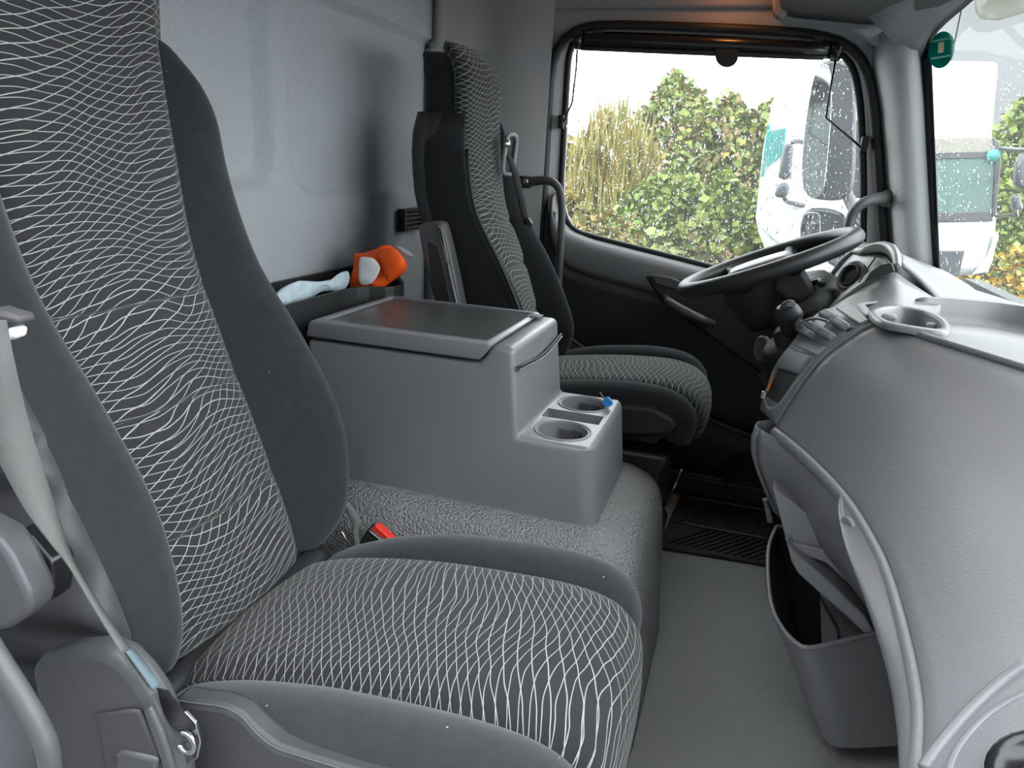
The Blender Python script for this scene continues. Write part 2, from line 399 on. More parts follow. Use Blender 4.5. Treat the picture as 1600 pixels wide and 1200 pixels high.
# side wall strip behind the opening is part of wall_rear's corner; passenger side has its open doorway
for nm, lo, hi in (('wall_right', (-1.03, 0.33, -0.05), (-0.70, 0.37, 1.62)), ):
    w = box(nm, lo, hi, 'trim_grey', bevel=0.01); tag(w, 'grey pillar trim behind the open passenger doorway', kind='structure')

# ---- door 1 (driver's door)
win_px = [(889, 110), (886, 160), (882, 230), (879, 300), (884, 335), (898, 358), (930, 370), (1000, 388), (1060, 403), (1110, 416), (1200, 440), (1280, 458), (1325, 452), (1342, 425), (1347, 380), (1348, 300), (1346, 220), (1341, 150), (1326, 98), (1290, 76), (1200, 68), (1100, 62), (1000, 58), (925, 56), (900, 66), (892, 85)]
YG = 2.425
win = resample(cr_path([at(u, v, YG) for u, v in win_px], 5, True), 120)
# both outlines start from comparable angles
def start_at(pts, c):
    k = max(range(len(pts)), key=lambda i: math.atan2(pts[i].z - c.z, pts[i].x - c.x)); return pts[k:] + pts[:k]
def orient(pts):
    a = sum(pts[i].x * pts[(i + 1) % len(pts)].z - pts[(i + 1) % len(pts)].x * pts[i].z for i in range(len(pts)))
    return pts if a > 0 else pts[::-1]
wc = sum(win, Vector()) / len(win)
win = start_at(orient(win), wc)
def radial(c, pts, ang):                 # distance of an outline from c along an angle
    d = Vector((math.cos(ang), 0, math.sin(ang))); best = 0
    for a, b in zip(pts, pts[1:] + pts[:1]):
        ex, ez = b.x - a.x, b.z - a.z; den = d.x * ez - d.z * ex
        if abs(den) < 1e-12: continue
        t = ((a.x - c.x) * ez - (a.z - c.z) * ex) / den; s = ((a.x - c.x) * d.z - (a.z - c.z) * d.x) / den
        if t > 0 and -1e-6 <= s <= 1 + 1e-6: best = max(best, t)
    return best
dout = []
for p in win:
    ang = math.atan2(p.z - wc.z, p.x - wc.x); r = radial(wc, op, ang) + 0.012
    dout.append(Vector((wc.x + r * math.cos(ang), 2.405, wc.z + r * math.sin(ang))))
door = thing('door_1', 'driver door with charcoal lining, white painted frame and wet window', None, kind='structure')
win_in = [Vector((p.x, 2.405, p.z)) for p in win]
ring_plate('door_frame', dout, win_in, (0, 0.05, 0), 'white_paint', door)
tube('window_seal', [p + Vector((0, -0.018, 0)) for p in win], 0.0105, 'black_rubber', door, closed=True, n=1, k=8)
# lining : sill following the window's lower edge, then the panel down to the floor
sill_px = [(872, 300), (876, 325), (884, 345), (898, 360), (930, 372), (1000, 390), (1060, 405), (1110, 418), (1200, 442), (1280, 460), (1326, 462), (1350, 470), (1385, 480)]
sl = resample([at(u, v, YG) for u, v in sill_px], 60, closed=False)
rows = []
def zdown(p, f, zb): return p.z + (zb - p.z) * f
for y, dz in ((2.424, 0.0), (2.392, -0.002), (2.368, -0.012), (2.352, -0.032), (2.346, -0.06), (2.346, -0.095), (2.352, -0.12)):
    rows.append([Vector((p.x, y, p.z + dz)) for p in sl])
sillo = grid('door_sill', rows, 'door_sill_lit', door, solid=0.004, off=1)
rows = []
for f, y in ((0.0, 2.352), (0.06, 2.356), (0.3, 2.362), (0.6, 2.362), (1.0, 2.362)):
    rows.append([Vector((p.x, y, zdown(Vector((p.x, 0, p.z - 0.12)), f, 0.09))) for p in sl])
grid('door_lining', rows, 'door_charcoal', door, solid=0.01, off=1)
# arm rest swell running forward below the sill
arm = [(1008, 428), (1020, 450), (1040, 475), (1075, 500), (1130, 540), (1200, 590), (1260, 620), (1330, 600), (1340, 520), (1300, 480), (1200, 458), (1100, 436)]
prism('armrest_panel', [at(u, v, 2.362) for u, v in arm], (0, -0.022, 0), 'door_charcoal', door, bevel=0.012, seg=4)
# release lever and its surround, pull handle
prism('release_lever', [at(u, v, 2.343) for u, v in [(1019, 428), (1048, 433), (1066, 440), (1066, 447), (1058, 452), (1024, 443)]], (0, -0.010, 0), 'plastic_mid', door, bevel=0.003)
tube('pull_handle', [at(1040, 463, 2.35), at(1046, 472, 2.315), at(1070, 487, 2.305), at(1098, 500, 2.31), at(1116, 505, 2.35)], [0.010, 0.014, 0.016, 0.015, 0.010], 'brown_pull', door, k=12)
# door pocket : bulged lower panel with a rolled upper edge
pk = resample([at(u, v, 2.33) for u, v in [(860, 505), (895, 530), (950, 572), (1020, 610), (1095, 648), (1140, 668), (1190, 684), (1250, 690), (1330, 690)]], 30, closed=False)
rows = []
for f, y in ((0.0, 2.345), (0.0, 2.322), (0.05, 2.314), (0.3, 2.305), (0.7, 2.31), (1.0, 2.33)):
    rows.append([Vector((p.x, y, zdown(p, f, 0.07))) for p in pk])
pko = grid('door_pocket', rows, 'door_charcoal', door, solid=0.006, off=1)
tube('pocket_rim', [Vector((p.x, 2.322, p.z)) for p in pk], 0.0065, 'plastic_mid', door, k=8, n=1)
sc = at(1172, 745, 2.30)
sp = disc('speaker', sc, (0, -1, 0), [(0.085, -0.01), (0.085, 0.006), (0.078, 0.010), (0.074, 0.006), (0.0, 0.006)], 'black_rubber', door)
for i in range(6):
    annulus('speaker_grille_ring', sc + Vector((0, -0.006, 0)), (0, -1, 0), [(0.066 - i * 0.011, -0.001), (0.066 - i * 0.011, 0.001), (0.0625 - i * 0.011, 0.001), (0.0625 - i * 0.011, -0.001)], 'plastic_dark', sp, k=24)
box('kick_plate', (-0.62, 2.30, 0.0), (0.34, 2.36, 0.085), 'plastic_dark', door, bevel=0.008)
tube('sill_edge_strip', [Vector((-0.6, 2.296, 0.075)), Vector((0.0, 2.294, 0.07)), Vector((0.3, 2.294, 0.07))], 0.004, 'plastic_mid', door, k=6)

# ---- window 1 (driver's window)
w1 = thing('window_1', 'rain-covered driver door window, hedge and parked truck beyond', None, kind='structure')
c = sum(win, Vector()) / len(win)
g1 = [Vector((p.x, 2.428, p.z)) for p in win]
obj('pane', g1, [tuple(range(len(g1)))], 'wet_glass', w1, smooth=False)
def drops(name, n, sampler, nrm, parent, rmin, rmax, seed, streak=0.3):
    rnd = random.Random(seed); V = []; Fc = []; nrm = Vector(nrm).normalized(); tv = Vector((0, 0, 1)); tv = (tv - nrm * tv.dot(nrm)).normalized(); tu = tv.cross(nrm)
    i = 0; tries = 0
    while i < n and tries < n * 20:
        tries += 1; c = sampler(rnd)
        if c is None: continue
        i += 1
        r = rmin + (rmax - rmin) * rnd.random() ** 2.2; sv = r * (rnd.uniform(0.9, 1.5) if rnd.random() > streak else rnd.uniform(2.0, 6.0)); b = len(V)
        if sv > 2 * r: r *= 0.7
        k = 7
        for rr, hh in ((1.0, 0.0), (0.8, 0.36), (0.42, 0.58)):
            for j in range(k):
                a = 2 * math.pi * j / k + i; V.append(c + tu * (math.cos(a) * r * rr) + tv * (math.sin(a) * sv * rr) + nrm * (r * hh))
        V.append(c + nrm * r * 0.64)
        for q in range(2):
            for j in range(k): Fc.append((b + q * k + j, b + q * k + (j + 1) % k, b + (q + 1) * k + (j + 1) % k, b + (q + 1) * k + j))
        for j in range(k): Fc.append((b + 2 * k + j, b + 2 * k + (j + 1) % k, b + 3 * k))
        Fc.append(tuple(b + j for j in range(k))[::-1])
    me = bpy.data.meshes.new(name); me.from_pydata([tuple(v) for v in V], [], Fc); me.polygons.foreach_set('use_smooth', [True] * len(Fc)); me.materials.append(MAT['water_drop'])
    o = bpy.data.objects.new(name, me); COL.objects.link(o); o.parent = parent; o['kind'] = 'stuff'; return o
def inside(p, poly):
    r = False
    for a, b in zip(poly, poly[1:] + poly[:1]):
        if (a.z > p.z) != (b.z > p.z) and p.x < (b.x - a.x) * (p.z - a.z) / (b.z - a.z) + a.x: r = not r
    return r
wx0, wx1 = min(p.x for p in win), max(p.x for p in win); wz0, wz1 = min(p.z for p in win), max(p.z for p in win)
def samp1(r):
    x = r.uniform(wx0, wx1); z = wz1 - (wz1 - wz0) * r.random() ** 0.72
    p = Vector((x, 2.4285, z)); return p if inside(p, win) else None
dr = drops('rain_drops', 3800, samp1, (0, 1, 0), w1, 0.0006, 0.0023, 3, 0.34); dr['label'] = 'countless rain drops on the outside of the pane'

# ---- A-pillar trim, windscreen, header
LP = [(1363, 60, 2.37), (1364, 105, 2.37), (1376, 170, 2.37), (1383, 250, 2.37), (1389, 330, 2.37), (1396, 420, 2.37), (1402, 500, 2.37)]
RP = [(1434, 30, 2.27), (1434, 75, 2.27), (1441, 150, 2.27), (1446, 240, 2.27), (1451, 330, 2.27), (1457, 420, 2.27), (1463, 500, 2.27)]
rows = []
for (a, b, y), (c_, d, y2) in zip(LP, RP):
    p, q = at(a, b, y), at(c_, d, y2); m1 = p.lerp(q, 0.22) + Vector((-0.006, -0.030, 0)); m2 = p.lerp(q, 0.78) + Vector((-0.012, -0.022, 0))
    rows.append([p + Vector((0, 0.03, 0)), p, m1, p.lerp(q, 0.5) + Vector((-0.012, -0.036, 0)), m2, q, q + Vector((0.02, 0.05, 0))])
ap = grid('trim_1', rows, 'pillar_grey', solid=0.004, off=1)
tag(ap, 'light grey A-pillar trim between driver window and windscreen', kind='structure')
pc = at(1411, 307, 2.293); disc('cap', pc, (-0.45, -0.9, 0), [(0.016, -0.004), (0.016, 0.002), (0.013, 0.004), (0.0, 0.004)], 'pillar_grey', ap, k=20)
# windscreen: left edge from the pillar, bowed forward across the cab
def ws_pt(y, z):
    x0 = 0.372 + (1.355 - z) * 0.235                      # at the pillar
    t = (2.262 - y) / 0.9; t = max(-0.05, min(1.0, t)) if y > 1.36 else max(0.0, 1 - (1.36 - y) / 0.9)
    return Vector((x0 + 0.13 * (1 - (1 - t) ** 2.2) if t >= 0 else x0 + t * 0.3, y, z))
rows = [[ws_pt(y, z) for y in np.linspace(2.28, 0.45, 40)] for z in np.linspace(0.74, 1.50, 12)]
w2 = thing('window_2', 'wet windscreen with green sticker, white truck beyond', None, kind='structure')
grid('pane', rows, 'wind_glass', w2)
# black ceramic edge beside the pillar and under the header
grid('black_border', [[ws_pt(y, z) + Vector((-0.003, -0.002, 0)) for y in (2.30, 2.252)] for z in np.linspace(0.74, 1.40, 12)], 'black_gloss', w2, solid=0.002)
zh = sinterp([0.3, 1.2, 1.6, 1.98, 2.10, 2.20, 2.25, 2.285], [1.462, 1.462, 1.458, 1.447, 1.430, 1.406, 1.380, 1.345])
HY = list(np.linspace(2.285, 0.5, 50))
grid('black_border', [[ws_pt(y, z) + Vector((-0.004, -0.001, 0)) for z in (zh(y) - 0.006, zh(y) + 0.016, zh(y) + 0.05)] for y in HY], 'black_gloss', w2, solid=0.002)
def samp2(r):
    y = 2.25 - 0.55 * r.random() ** 1.7; z = r.uniform(0.8, 1.28); return ws_pt(y, z) + Vector((0.002, 0.0005, 0))
dr = drops('rain_drops', 900, samp2, (0.8, 0.5, 0.2), w2, 0.0006, 0.0019, 9, 0.25); dr['label'] = 'fine rain drops on the windscreen beside the pillar'
# round green badge stuck behind the windscreen
stc = ws_pt(2.203, 1.352)
n_ = Vector((-0.86, -0.5, -0.2)).normalized()
m, N, L, P = new_mat('badge_green'); N.remove(P)
d1 = N.new('ShaderNodeBsdfDiffuse'); d2 = N.new('ShaderNodeBsdfTranslucent'); mx_ = N.new('ShaderNodeMixShader'); mx_.inputs[0].default_value = 0.35
d1.inputs[0].default_value = (0.0, 0.20, 0.15, 1); d2.inputs[0].default_value = (0.0, 0.17, 0.13, 1)
L.new(d1.outputs[0], mx_.inputs[1]); L.new(d2.outputs[0], mx_.inputs[2]); L.new(mx_.outputs[0], N['Material Output'].inputs[0])
st = thing('badge_sticker', 'round teal green environmental badge stuck on the windscreen corner', 'sticker')
disc('badge_disc', stc + n_ * 0.004, n_, [(0.042, 0.0), (0.042, 0.0012), (0.0, 0.0012)], 'badge_green', st, k=32)
tv_ = (Vector((0, 0, 1)) - n_ * n_.z).normalized(); tu_ = tv_.cross(n_)
def bplate(nm, a0, a1, b0, b1, mat):
    c_ = stc + n_ * 0.0056; prism(nm, [c_ + tu_ * a + tv_ * b for a, b in ((a0, b0), (a1, b0), (a1, b1), (a0, b1))], n_ * 0.0006, mat, st, bevel=0)
plain('badge_band', (0.02, 0.30, 0.25), 0.4)
bplate('badge_emblem', -0.009, 0.009, -0.006, 0.018, 'sticker_gold')
bplate('badge_band', -0.030, 0.030, 0.021, 0.026, 'badge_band'); bplate('badge_band', -0.032, 0.032, -0.018, -0.014, 'badge_band')

# header / overhead shelf and pillar cap
# ---- firewall under the dashboard
fw = box('wall_front', (0.60, 0.36, 0.0), (0.64, 2.40, 0.78), 'plastic_dark', bevel=0); tag(fw, 'dark bulkhead under the dashboard', kind='structure')
# ================================================================== engine tunnel
rows = []
tn = [(-1.0, 0.40), (-0.6, 0.395), (-0.25, 0.392), (-0.17, 0.385), (-0.125, 0.36), (-0.105, 0.32), (-0.095, 0.25), (-0.085, 0.12), (-0.075, 0.0)]
prof = [(p.x, p.z) for p in cr_path([(a, 0, b) for a, b in tn], 4)]
def tun_row(x, z):
    s = z / 0.395                       # cross-section: near side leans out towards the passenger seat
    pts = []
    r = min(0.06, z * 0.5)
    y0t, y1t = 1.10, 1.63
    cr_ = 0.10 if x > -0.3 else 0.07
    inset = 0.0
    return [Vector((x, y, zz)) for y, zz in ((1.09, 0.0), (1.10, z * 0.35), (1.11, z * 0.7), (1.122, z * 0.86), (1.145, z * 0.96), (1.185, z), (1.25, z), (1.4, z), (1.52, z), (1.575, z * 0.97), (1.605, z * 0.88), (1.62, z * 0.7), (1.63, z * 0.35), (1.635, 0.0))]
rows = [tun_row(x, max(z, 0.002)) for x, z in prof]
# round the two front corners in plan
for r in rows:
    for p in r:
        if p.x > -0.2:
            d = max(0.0, abs(p.y - 1.335) - 0.20) / 0.10
            p.x -= 0.045 * min(1.0, d) ** 2
tu = grid('engine_tunnel', rows, 'tunnel_vinyl', solid=0.006, off=1)
tag(tu, 'grey grained vinyl engine tunnel cover between the seats', kind='structure')

# ================================================================== seats
def make_seat(name, label, cy, zx, prot, wo, zsh, ztop, cush, dzc, dxc, side_mat, pat, hw=0.15, bz=None, bh=0.03):
    t = thing(name, label, 'seat')
    px = sinterp([a for a, b in zx], [b for a, b in zx]); z0, z1 = zx[0][0], zx[-1][0]
    pr = sinterp([a for a, b in prot], [b for a, b in prot]); wof = sinterp([a for a, b in wo], [b for a, b in wo])
    creases = bz or []
    def dip(z): return sum(-0.008 * math.exp(-((z - c) / 0.013) ** 2) for c in creases)
    # ---- patterned centre panel
    zz = list(np.arange(z0, z1, 0.0065)) + [z1]
    rows, uv = [], []
    s = 0; last = None
    for z in zz:
        x = px(z); p = Vector((x, 0, z))
        if last is not None: s += (p - last).length
        last = p
        r = []
        for k in range(13):
            f = -1 + 2 * k / 12; w = hw * (1 - 0.35 * max(0, (z - (ztop - 0.07)) / 0.07) ** 2 * 0.7)
            bul = 0.014 * (1 - f * f) + (dip(z) if abs(f) < 0.98 else 0) - 0.010 * max(0, abs(f) - 0.85) / 0.15
            r.append(Vector((x + bul, cy + f * w, z))); uv.append((f * w + cy, s))
        rows.append(r)
    V, Fc = grid_mesh(rows)
    obj('backrest_panel', V, Fc, pat, t, uv=uv, solid=0.02, off=1)
    # ---- side bolsters, shoulders
    for sgn in (-1, 1):
        rows = []
        for z in list(np.arange(z0, zsh, 0.02)) + [zsh]:
            x = px(z); q = pr(z); w = wof(z); f = max(0.0, min(1.0, (zsh - z) / 0.12)); f = math.sqrt(max(0.0, 1 - (1 - f) ** 2))
            sec = [(hw - 0.004, -0.012), (hw + 0.004, 0.006 + 0.10 * q), (hw + (w - hw) * 0.30, 0.012 + 0.62 * q), (hw + (w - hw) * 0.55, 0.012 + 0.95 * q), (hw + (w - hw) * 0.78, 0.008 + 0.98 * q), (hw + (w - hw) * 0.94, -0.008 + 0.75 * q), (w, -0.02 + 0.40 * q), (w, -0.05), (w - 0.012, -0.085), (w - 0.05, -0.10), (hw * 0.8, -0.095), (hw * 0.8, -0.03)]
            rows.append([Vector((x + dx * (0.35 + 0.65 * f), cy + sgn * (hw * 0.8 + (a - hw * 0.8) * (0.38 + 0.62 * f)), z)) for a, dx in sec])
        loft_solid('backrest_bolster', rows, side_mat, t, sub=1)
    # ---- headrest sides and back shell
    rows = []
    for z in list(np.arange(zsh - 0.10, ztop - 0.005, 0.02)) + [ztop - 0.005]:
        x = px(min(z, z1)); e = max(0, (z - (ztop - 0.05)) / 0.05); w = hw * (1 - 0.25 * e * e)
        rows.append([Vector((x + a, cy + b * w, z)) for a, b in ((-0.006, -0.97), (-0.02, -1.03), (-0.05, -1.04), (-0.09 + 0.02 * e, -0.95), (-0.115 + 0.03 * e, -0.6), (-0.12 + 0.03 * e, 0), (-0.115 + 0.03 * e, 0.6), (-0.09 + 0.02 * e, 0.95), (-0.05, 1.04), (-0.02, 1.03), (-0.006, 0.97), (-0.012, 0.5), (-0.012, -0.5))])
    loft_solid('headrest', rows, side_mat, t, sub=1)
    rows = []
    for z in np.linspace(z0 - 0.02, zsh - 0.02, 16):
        x = px(max(z, z0)); w = wof(max(z, z0)) - 0.006
        rows.append([Vector((x + a, cy + b * w, z)) for a, b in ((-0.04, -1.0), (-0.09, -1.0), (-0.112, -0.85), (-0.118, 0), (-0.112, 0.85), (-0.09, 1.0), (-0.04, 1.0), (-0.03, 0))])
    loft_solid('back_shell', rows, 'plastic_dark', t)
    # ---- cushion
    path = cr_path([(a + dxc, 0, b + dzc) for a, b in cush], 5); n = len(path)
    nr = []
    for i in range(n):
        a, b = path[max(0, i - 1)], path[min(n - 1, i + 1)]; d = (b - a).normalized(); nr.append(Vector((-d.z, 0, d.x)))
    rows, uv = [], []; s = 0
    for i, p in enumerate(path):
        if i: s += (p - path[i - 1]).length
        r = []
        for k in range(13):
            f = -1 + 2 * k / 12; q = p + nr[i] * (0.012 * (1 - f * f) - 0.010 * max(0, abs(f) - 0.85) / 0.15); r.append(Vector((q.x, cy + f * 0.15, q.z))); uv.append((-f * 0.15 - cy, s + 3))
        rows.append(r)
    V, Fc = grid_mesh(rows); obj('cushion_panel', V, Fc, pat, t, uv=uv, solid=0.02, off=-1)
    for sgn in (-1, 1):
        rows = []
        for i, p in enumerate(path):
            f = i / (n - 1); hgt = bh * float(np.interp(f, [0, 0.12, 0.22, 0.36, 0.5, 0.62, 0.75, 0.87, 1], [0.15, 0.2, 0.4, 0.9, 1.0, 0.85, 0.5, 0.15, 0.0]))
            e = max(0, (f - 0.62) / 0.38); w = 0.258 - 0.03 * e * e
            sec = [(0.146, -0.012), (0.155, 0.004), (0.172, 0.004 + hgt * 0.75), (0.205, 0.004 + hgt), (0.235, hgt - 0.006), (0.256, -0.026 + hgt), (w, -0.055), (w - 0.004, -0.10), (0.21, -0.125), (0.146, -0.10)]
            rows.append([Vector((p.x + nr[i].x * d, cy + sgn * a, max(p.z + nr[i].z * d, dzc + (0.17 if cush[-1][1] < 0.3 else 0.312)))) for a, d in sec])
        loft_solid('cushion_bolster', rows, side_mat, t, sub=1)
    return t, px

cush = [(-0.628, 0.325), (-0.605, 0.348), (-0.56, 0.367), (-0.50, 0.383), (-0.40, 0.400), (-0.30, 0.409), (-0.20, 0.413), (-0.14, 0.407), (-0.105, 0.390), (-0.088, 0.355), (-0.088, 0.30), (-0.098, 0.22)]
ZX_P = [(0.362, -0.672), (0.385, -0.674), (0.45, -0.692), (0.60, -0.748), (0.715, -0.793), (0.855, -0.840), (1.0, -0.862), (1.14, -0.876), (1.24, -0.874), (1.31, -0.880), (1.345, -0.90)]
PR_P = [(0.362, 0.02), (0.40, 0.06), (0.46, 0.105), (0.55, 0.14), (0.64, 0.15), (0.75, 0.125), (0.85, 0.088), (0.98, 0.06), (1.06, 0.058), (1.12, 0.05), (1.17, 0.03), (1.4, 0)]
WO_P = [(0.362, 0.185), (0.40, 0.20), (0.45, 0.215), (0.6, 0.225), (0.85, 0.222), (1.0, 0.220), (1.08, 0.212), (1.17, 0.195), (1.4, 0.19)]
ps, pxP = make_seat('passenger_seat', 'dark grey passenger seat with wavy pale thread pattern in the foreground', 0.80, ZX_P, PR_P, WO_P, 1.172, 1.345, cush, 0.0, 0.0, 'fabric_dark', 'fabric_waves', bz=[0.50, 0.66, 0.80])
# gathered vinyl gaiter on the near side of the backrest
rows = []
for z in np.linspace(0.34, 0.90, 60):
    x = pxP(z); r = []
    for k in range(9):
        f = k / 8; fold = 0.010 * math.sin(z * 95 + 2.0 * math.sin(z * 17) + f * 1.5) * (0.3 + 0.7 * (1 - f)) * (1 if z < 0.72 else max(0, (0.86 - z) / 0.14)) ; r.append(Vector((x + 0.06 * min(1, max(0, (z - 0.36) / 0.1)) * (1 if z < 0.7 else max(0.4, 1 - (z - 0.7) / 0.3)) - 0.20 * f, (0.582 if k == 0 else 0.566 - 0.012 * math.sin(f * 2.4)) + (fold * 1.0 if k else 0), z)))
    rows.append(r)
grid('side_gaiter', rows, 'bellows_vinyl', ps, solid=0.004)
tube('gap_roll', [Vector((-0.645, 0.58, 0.333)), Vector((-0.642, 0.80, 0.338)), Vector((-0.648, 1.0, 0.340))], 0.026, 'plastic_dark', ps, k=10)
prism('seat_pan', [(-0.66, 0.58, 0.20), (-0.13, 0.58, 0.20), (-0.12, 0.58, 0.27), (-0.66, 0.58, 0.29)], (0, 0.44, 0), 'plastic_dark', ps, bevel=0.01)
prism('pedestal', [(-0.60, 0.62, 0.0), (-0.24, 0.62, 0.0), (-0.20, 0.62, 0.20), (-0.62, 0.62, 0.20)], (0, 0.36, 0), 'plastic_mid', ps, bevel=0.01)
# lower side panel with piping on the near side of the cushion
side = [at(u, v, 0.535) for u, v in [(268, 1092), (300, 1098), (345, 1104), (375, 1118), (400, 1145), (430, 1168), (480, 1185), (540, 1203), (640, 1230), (700, 1300), (400, 1320), (290, 1200)]]
prism('side_panel', side, (0, 0.03, 0), 'bellows_vinyl', ps, bevel=0.008)
tube('piping', side[:9], 0.0007, 'belt_grey', ps, k=6)
# recline lever tongue at the cushion's front corner
prism('slide_lever', [at(u, v, 0.80) for u, v in [(945, 1150), (958, 1120), (968, 1135), (968, 1165), (955, 1182), (935, 1188)]], (0, 0.03, 0), 'handle_grey', ps, bevel=0.006)

cush_d = [(-0.628, 0.325), (-0.605, 0.348), (-0.56, 0.367), (-0.50, 0.383), (-0.40, 0.400), (-0.30, 0.412), (-0.20, 0.418), (-0.14, 0.412), (-0.105, 0.396), (-0.086, 0.372), (-0.082, 0.345), (-0.088, 0.318)]
ZX_D = [(0.43, -0.53), (0.55, -0.555), (0.66, -0.592), (0.77, -0.632), (0.86, -0.672), (0.92, -0.695), (1.02, -0.712), (1.1, -0.720), (1.2, -0.722), (1.25, -0.735), (1.285, -0.77)]
PR_D = [(0.43, 0.02), (0.55, 0.09), (0.66, 0.09), (0.77, 0.07), (0.9, 0.04), (1.0, 0.03), (1.1, 0.02), (1.4, 0)]
WO_D = [(0.43, 0.20), (0.55, 0.22), (0.7, 0.228), (0.85, 0.225), (1.0, 0.215), (1.08, 0.195), (1.14, 0.155), (1.4, 0.15)]
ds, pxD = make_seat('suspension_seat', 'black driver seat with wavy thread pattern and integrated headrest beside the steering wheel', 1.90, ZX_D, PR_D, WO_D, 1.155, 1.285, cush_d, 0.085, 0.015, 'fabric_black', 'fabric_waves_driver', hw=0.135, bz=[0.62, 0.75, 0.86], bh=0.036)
prism('side_plate', [at(u, v, 1.632) for u, v in [(880, 640), (960, 632), (1020, 638), (1050, 655), (1060, 668), (1050, 680), (1000, 682), (880, 678)]], (0, 0.03, 0), 'black_rubber', ds, bevel=0.008)
prism('seat_pan', [(-0.55, 1.70, 0.27), (-0.14, 1.70, 0.27), (-0.11, 1.70, 0.36), (-0.58, 1.70, 0.36)], (0, 0.42, 0), 'plastic_dark', ds, bevel=0.012)
for i in range(5):
    a = 0.145 - 0.010 * i
    z = 0.255 - i * 0.045
    rows = [[Vector((-0.14 + 0.0 - (0.012 if abs(k - 1) else 0), yy, z - 0.022 * k + 0.02)) for yy in (1.68, 2.12)] for k in range(3)]
    prism('suspension_fold', [(-0.56, 1.68, z), (-0.15, 1.68, z), (-0.128, 1.68, z + 0.02), (-0.15, 1.68, z + 0.04), (-0.56, 1.68, z + 0.04)], (0, 0.44, 0), 'black_rubber', ds, bevel=0.008)
prism('floor_plate', [(-0.60, 1.69, 0.0), (-0.12, 1.69, 0.0), (-0.14, 1.69, 0.035), (-0.58, 1.69, 0.035)], (0, 0.44, 0), 'plastic_dark', ds, bevel=0.008)
prism('slide_lever', [at(u, v, 1.80) for u, v in [(1078, 640), (1092, 636), (1098, 645), (1092, 653), (1074, 654)]], (0, 0.05, 0), 'handle_grey', ds, bevel=0.005)
tube('height_lever', [at(1066, 732, 1.66), at(1058, 750, 1.65), at(1038, 790, 1.65)], 0.006, 'black_gloss', ds, k=8)
tube('lever_edge', [at(1066, 734, 1.655), at(1052, 764, 1.642)], 0.003, 'metal', ds, k=6)
# folded-up armrest on the near side of the backrest
ar = [at(u, v, 1.62) for u, v in [(652, 352), (662, 347), (683, 345), (691, 350), (700, 385), (712, 440), (724, 500), (690, 500), (675, 460), (660, 400)]]
arm_o = prism('armrest', ar, (0, 0.045, 0), 'plastic_mid', ds, bevel=0.007, seg=3)
prism('armrest_inlay', [at(u, v, 1.619) for u, v in [(667, 377), (684, 384), (693, 420), (706, 480), (708, 500), (684, 500), (672, 420)]], (0, 0.004, 0), 'plastic_dark', arm_o, bevel=0.001)
prism('armrest_slot', [at(u, v, 1.618) for u, v in [(684, 352), (689, 356), (699, 398), (701, 412), (696, 410), (688, 375)]], (0, 0.004, 0), 'handle_grey', arm_o, bevel=0.001)
prism('armrest_slot', [at(u, v, 1.616) for u, v in [(686, 356), (688, 357), (694, 385), (691, 380)]], (0, 0.004, 0), 'black_rubber', arm_o, bevel=0.0)
tube('armrest_edge', [at(700, 412, 1.62), at(707, 445, 1.62), at(718, 492, 1.62)], 0.003, 'handle_grey', arm_o, k=6)
# piping between shell and near bolster
tube('piping', [Vector((pxD(z) + 0.03 + 0.7 * sinterp([a for a, b in PR_D], [b for a, b in PR_D])(z), 1.90 - sinterp([a for a, b in WO_D], [b for a, b in WO_D])(z) + 0.006, z)) for z in np.linspace(0.5, 1.05, 12)], 0.005, 'black_rubber', ds, k=8, n=3)
# belt slot on the far shoulder
bc = at(787, 240, 1.975)
def rrect(c, du, dv, hu, hv, rad, n=6):
    out = []
    for sx, sy, a0 in ((1, 1, 0), (-1, 1, 90), (-1, -1, 180), (1, -1, 270)):
        for k in range(n + 1):
            a = math.radians(a0 + 90 * k / n); out.append(c + du * (sx * (hu - rad) + math.cos(a) * rad) + dv * (sy * (hv - rad) + math.sin(a) * rad))
    return out
du = Vector((0.25, 0.97, 0)).normalized(); dv = Vector((0.08, 0, 1)).normalized()
nf = du.cross(dv) * -1
nf = nf if nf.x > 0 else -nf
loop = rrect(bc + nf * 0.02, du, dv, 0.026, 0.052, 0.02)
tube('belt_guide_frame', loop, 0.006, 'trim_grey', ds, closed=True, n=1, k=8)
prism('belt_guide_hole', rrect(bc + nf * 0.012, du, dv, 0.022, 0.047, 0.018), nf * 0.004, 'black_rubber', ds, bevel=0)

# ================================================================== seat belts
def ribbon(name, left, right, mat, parent=None, th=0.0016, n=8):
    a = cr_path(left, n); b = cr_path(right, n); return grid(name, [a, [p.lerp(q, 0.5) for p, q in zip(a, b)], b], mat, parent, solid=th, off=0)
sb = thing('seat_belt', 'light grey seat belt strap hanging beside the passenger seat', 'seat belt')
ribbon('webbing', [at(-40, 500, 0.40), at(-34, 600, 0.40), at(-10, 700, 0.41), at(35, 790, 0.42), at(80, 850, 0.43), at(108, 885, 0.44), at(150, 955, 0.45), at(195, 1028, 0.46), at(235, 1090, 0.47)],
       [at(10, 500, 0.42), at(22, 560, 0.42), at(40, 640, 0.43), at(66, 730, 0.44), at(92, 810, 0.45), at(113, 872, 0.455), at(156, 945, 0.465), at(207, 1018, 0.475), at(250, 1075, 0.48)], 'belt_grey', sb)
ribbon('belt_label', [at(197, 1018, 0.458), at(240, 1080, 0.468)], [at(207, 1012, 0.47), at(252, 1068, 0.478)], 'label_blue', sb)
prism('upper_guide', [at(u, v, 0.43) for u, v in [(-20, 480), (0, 487), (18, 492), (26, 500), (22, 508), (0, 520), (-20, 528)]], (0, 0.02, 0), 'plastic_mid', sb, bevel=0.004)
